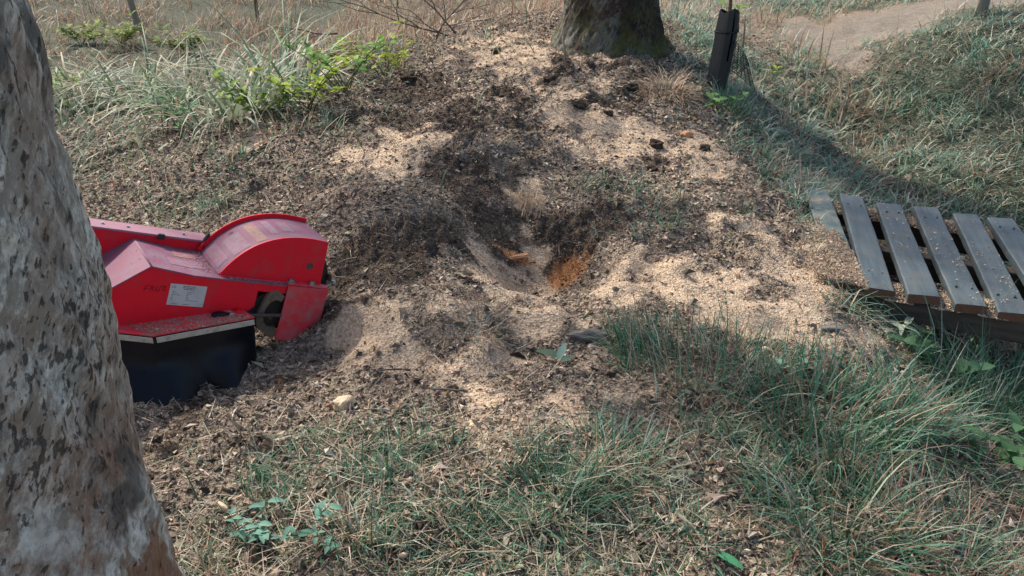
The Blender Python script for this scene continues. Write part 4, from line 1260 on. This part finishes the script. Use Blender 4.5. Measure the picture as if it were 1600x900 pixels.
# ------------------------------------------------------------------ wood pieces
def chunk(name, u, v, size, mat, label, cat, rot=(0, 0, 0), seed=0, dz=.0, sub=3, rough=.22):
    bm = bmesh.new(); bmesh.ops.create_icosphere(bm, subdivisions=sub, radius=.5)
    rs = np.random.default_rng(seed); ph = rs.uniform(0, 9, 3)
    for w in bm.verts:
        p = w.co
        k = 1 + rough * (math.sin(p.x * 9 + ph[0]) * math.cos(p.y * 8 + ph[1]) + .6 * math.sin(p.z * 13 + ph[2] + p.x * 7)) + rs.uniform(-.04, .04)
        q = p * k
        # flatten towards a split block
        w.co = Vector((math.copysign(abs(q.x) ** .8, q.x) * size[0], math.copysign(abs(q.y) ** .8, q.y) * size[1], math.copysign(abs(q.z) ** .8, q.z) * size[2]))
    o = link_bm(bm, name, mat)
    o.location = gpt(u, v, dz); o.rotation_euler = rot
    return tag(o, label, cat)
chunk('bark_piece', 922, 528, (.15, .045, .045), M_LOG, 'grey rough log piece lying in the sawdust beside the leaves', 'log piece', (0, 0, -.05), 1, .02)
chunk('wood_chunk', 538, 630, (.058, .046, .045), M_PALE, 'pale round wood chunk lying in front of the rubber skirt', 'wood chunk', (.2, 0, .4), 2, .016)
chunk('wood_chip', 350, 800, (.035, .012, .012), M_PALE, 'single whitish chip near the foot of the pale trunk', 'wood chip', (0, .2, -.6), 3, .02, 2, .1)
chunk('wood_chip', 630, 810 + 60, (.022, .014, .010), M_PALE, 'pale chip in the grass at the bottom left of centre', 'wood chip', (0, .2, .6), 4, .03, 2, .1)
chunk('wood_chunk', 1300, 520, (.085, .03, .012), M_LOG, 'flat grey wood piece in sawdust near the wilted leaves', 'wood chunk', (0, 0, -.1), 5, .012, 3, .1)
CG = 'dark earth clods thrown on the sawdust'
for i, (u, v, s, lab) in enumerate([
        (860, 126, .085, 'round dark clod on the pale sawdust below the mossy tree'), (775, 82, .075, 'dark clod near the top left of the mound'),
        (1025, 228, .085, 'dark clod with roots amid the right-hand sawdust'), (1018, 262, .055, 'small dark clod at the front of the right-hand sawdust'),
        (1100, 235, .065, 'brown clod at the right end of the sawdust strip'), (545, 188, .10, 'upright dark clod on the far left crest'),
        (905, 168, .09, 'dark clod left of the dry tuft'), (985, 140, .10, 'largest dark clod right below the mossy tree'), (640, 130, .12, 'broad black clod heap on the crest'),
        (790, 150, .09, 'black clod in the middle of the crest'), (950, 185, .06, 'small clod at the left end of the right-hand sawdust'), (920, 105, .10, 'dark clod against the left foot of the mossy tree')]):
    chunk('earth_clod', u, v, (s, s * .8, s * .6), None or mat_plain('earth', (.035, .027, .022), .95, spec=.05, dirt=(.10, .075, .055), dscale=40, damt=(.45, .65), bmp=.8) if i == 0 else bpy.data.materials['earth'], lab, 'clod', (0, 0, i), 20 + i, s * .1, 3, .32)['group'] = CG
chunk('root_piece', 1073, 213, (.075, .05, .04), M_ORW, 'orange-brown wood lump on the right-hand sawdust', 'wood chunk', (0, 0, .3), 40, .01)

def splinter(name, u, v, dirs, mat, label, cat, L0, w0, base_sp=.04, seed=0, bury=.03):
    rs = random.Random(seed); c = gpt(u, v)
    bm = bmesh.new()
    for k in range(dirs):
        a = rs.uniform(0, 6.28); tip = Vector((rs.uniform(-.9, .9), rs.uniform(-.9, .9), 1)).normalized() * L0 * rs.uniform(.25, 1)
        b = Vector((math.cos(a), math.sin(a), 0)) * base_sp * rs.random()
        b.z = gz_at(c.x + b.x, c.y + b.y) - c.z      # each rooted in the ground where it stands
        s = Vector((math.cos(a + 1), math.sin(a + 1), 0)); t_ = Vector((-s.y, s.x, 0)); w = w0 * rs.uniform(.6, 1.2)
        q = [bm.verts.new(b - Vector((0, 0, bury)) + s * w * i + t_ * w * .35 * j) for i, j in ((-1, -1), (1, -1), (1, 1), (-1, 1))]
        e = [bm.verts.new(b + tip + s * w * .08 * i + t_ * w * .05 * j) for i, j in ((-1, -1), (1, -1), (1, 1), (-1, 1))]
        for i in range(4): bm.faces.new((q[i], q[(i + 1) % 4], e[(i + 1) % 4], e[i]))
        bm.faces.new(e)
    o = link_bm(bm, name, mat); o.location = c
    return tag(o, label, cat)
splinter('splintered_wood', 828, 318, 130, M_PALE, 'pale splintered heartwood sticking out above the ground-out pit', 'splintered wood', .075, .008, .10, 1)
splinter('splintered_wood', 885, 432, 44, M_ORW, 'bright orange splintered stump wood at the bottom of the pit', 'splintered wood', .028, .008, .075, 2)
splinter('splintered_wood', 872, 398, 6, M_PALE, 'thin upright wood sliver between the pale and orange wood', 'splintered wood', .07, .009, .02, 3)
splinter('wood_splinter', 893, 510, 3, M_PALE, 'whitish pointed splinter standing above the grey bark piece', 'splinter', .075, .014, .008, 4)
splinter('wood_splinter', 688, 545, 2, M_PALE, 'small pale peg standing in the brown litter', 'splinter', .06, .007, .004, 5)
chunk('stump_remnant', 806, 405, (.12, .030, .016), M_ORW, 'rust-orange strip of stump left in the pit wall', 'stump piece', (0, -.15, .15), 41, -.010, 3, .28)

rs = random.Random(77)
for i, (u, v, L_, lab) in enumerate([
        (330, 720, .17, 'dry twig on the litter beside the pale trunk, above the seedlings'), (560, 640, .14, 'dry twig just right of the pale round wood chunk'),
        (700, 620, .12, 'short dry twig on the litter below the flattened brown tuft'), (1090, 700, .16, 'dry twig on the litter left of the largest tussock'),
        (820, 860, .2, 'longest dry twig, in the grass at the bottom centre'), (460, 560, .13, 'dry twig on the chips below the red front guard'),
        (980, 650, .12, 'dry twig on the litter below the green tuft by the bark piece'), (1150, 830, .18, 'dry twig on the litter near the bright green leaf at the bottom'),
        (420, 690, .11, 'shortest dry twig, on the chips in front of the rubber skirt'), (610, 580, .15, 'dry twig on the sawdust right of the red machine')]):
    bm = bmesh.new(); a_ = rs.uniform(0, 6.28); pts = [Vector((-math.cos(a_) * L_ / 2, -math.sin(a_) * L_ / 2, 0))]
    for q in range(5):
        a_ += rs.uniform(-.3, .3); pts.append(pts[-1] + Vector((math.cos(a_), math.sin(a_), rs.uniform(-.05, .08))) * L_ / 5)
    add_tube(bm, pts, [.0042, .004, .0036, .003, .0026, .002], 6)
    o = link_bm(bm, 'dry_twig', M_TWIG, smooth=True); o.location = gpt(u, v, .018)
    tag(o, lab, 'twig', 'dry twigs on the litter')

# ------------------------------------------------------------------ stakes, tree guard, sapling, dead branch
def stake(name, u, v, r, h, mat, label, lean):
    c = gpt(u, v); bm = bmesh.new()
    add_tube(bm, [(lean[0] * k * h / 6, lean[1] * k * h / 6, -.1 + k * h / 6) for k in range(7)], [r * (1 + .06 * math.sin(k * 2)) for k in range(7)], 9)
    o = link_bm(bm, name, mat, smooth=True); o.location = c
    return tag(o, label, 'stake')
stake('wooden_stake', 220, 52, .050, 1.3, M_STAKE, 'leaning grey wooden stake in the field at the upper left', (-.10, 0))
stake('wooden_stake', 403, 32, .030, 1.1, M_RUST, 'thin straight brown stake in the far field', (.0, 0))
stake('wooden_stake', 1530, 25, .055, 1.0, M_STAKE, 'short dark-sided stake at the upper right by the sandy path', (.02, 0))

tgc = gpt(1124, 142)
tg = thing('tree_guard', 'black plastic tree guard standing on the slope right of the mossy tree', 'tree guard', tgc)
TGW = .105
def guard_ring(z, rx, ry, ox, n=20):
    out = []
    for k in range(n):
        a = 2 * math.pi * k / n
        q = .80 + .26 * abs(math.cos(2 * a + .5)) ** 1.5     # creased, nearly square sheet
        out.append((ox + math.cos(a) * rx * q, math.sin(a) * ry * q, z + (.012 * math.sin(3 * a) if z > .5 else 0)))
    return out
bm = bmesh.new()
prof = [(-.05, .070, .085, -.03), (.10, .075, .09, -.025), (.24, .078, .085, -.012), (.38, .078, .085, .0), (.47, .078, .082, .005), (.60, .070, .076, .012)]
rr_ = [[bm.verts.new(p) for p in guard_ring(*q)] for q in prof]
for a_, b_ in zip(rr_[:-1], rr_[1:]):
    for k in range(20):
        if k in (16,) and a_[0].co.z > .2: continue      # open slit facing the viewer
        bm.faces.new((a_[k], a_[(k + 1) % 20], b_[(k + 1) % 20], b_[k]))
o = link_bm(bm, 'plastic_tube', M_PLAS, tg); sm = o.modifiers.new('solid', 'SOLIDIFY'); sm.thickness = .006
bm = bmesh.new()
for k in range(12):      # flared mesh skirt: crossing strands
    f = k / 11
    p0 = Vector((.05, -.07 + .1 * f, .40 - .22 * f)); p1 = Vector((.17 + .12 * f, -.06 + .1 * f, .26 - .26 * f))
    add_tube(bm, [p0, p0.lerp(p1, .5) + Vector((0, -.01, .01)), p1], .0028, 4)
for k in range(7):
    f = k / 6
    a_ = Vector((.05, -.07, .40)).lerp(Vector((.17, -.06, .26)), f); b_ = Vector((.05, .03, .18)).lerp(Vector((.29, .04, .0)), f)
    add_tube(bm, [a_, b_], .0028, 4)
link_bm(bm, 'mesh_skirt', M_PLAS, tg)
bm = bmesh.new(); add_tube(bm, [(p[0], p[1], .45) for p in guard_ring(0, .083, .089, .002)] + [(.084 + .002, 0, .56)], .006, 5)
link_bm(bm, 'tie_band', M_RUBBER, tg)
bm = bmesh.new(); add_tube(bm, [(0.01, .0, -.1), (.012, .0, .6), (-.005, .0, 1.0), (-.01, 0, 1.6)], [.016, .014, .012, .008], 8)
sap = link_bm(bm, 'sapling', M_RUST, smooth=True); sap.location = tgc
tag(sap, 'thin brown sapling stem rising out of the black tree guard', 'sapling')
bm = bmesh.new(); add_tube(bm, [(0, 0, -.05), (-.005, 0, .2), (-.02, .0, .36)], [.011, .010, .007], 7)
o = link_bm(bm, 'wooden_peg', M_STAKE, smooth=True); o.location = gpt(1160, 82); tag(o, 'short pale peg standing right of the black tree guard', 'peg')
bm = bmesh.new(); add_tube(bm, [(0, 0, -.05), (-.01, 0, .1), (-.03, .0, .22)], [.012, .010, .006], 7)
o = link_bm(bm, 'wooden_peg', M_STAKE, smooth=True); o.location = gpt(884, 102); tag(o, 'pale crooked stick at the left foot of the mossy tree', 'stick')

db = thing('dead_branch', 'bare forked dead branch lying above the weeds at the top', 'branch', gpt(665, 66))
def twig(p, d, L, r, depth, rs, parent, name):
    bm = bmesh.new(); pts = [p]
    for k in range(6):
        d = (d + Vector((rs.uniform(-.35, .35), rs.uniform(-.25, .25), rs.uniform(-.25, .22)))).normalized()
        pts.append(pts[-1] + d * L / 6)
    add_tube(bm, pts, [max(r * (1 - .13 * k), .003) for k in range(7)], 6)
    o = link_bm(bm, name, M_TWIG, parent, smooth=True)
    if depth:
        for k in (1, 2, 3, 4, 5):
            if rs.random() < .85:
                dd = (d + Vector((rs.uniform(-.9, .9), rs.uniform(-.5, .5), rs.uniform(-.5, .8)))).normalized()
                twig(pts[k].copy(), dd, L * rs.uniform(.4, .65), r * .55, depth - 1, rs, db, 'twig')
rs = random.Random(12)
twig(Vector((.35, .1, .02)), Vector((-1, 0, .35)), 1.3, .011, 2, rs, db, 'limb')
twig(Vector((.1, .1, .05)), Vector((.45, .1, .8)), 0.9, .009, 2, rs, db, 'limb')
twig(Vector((.3, .1, .1)), Vector((-.8, .2, .9)), 0.9, .010, 2, rs, db, 'limb')
twig(Vector((-.9, .1, .1)), Vector((-.8, .2, -.1)), .8, .009, 2, rs, db, 'limb')
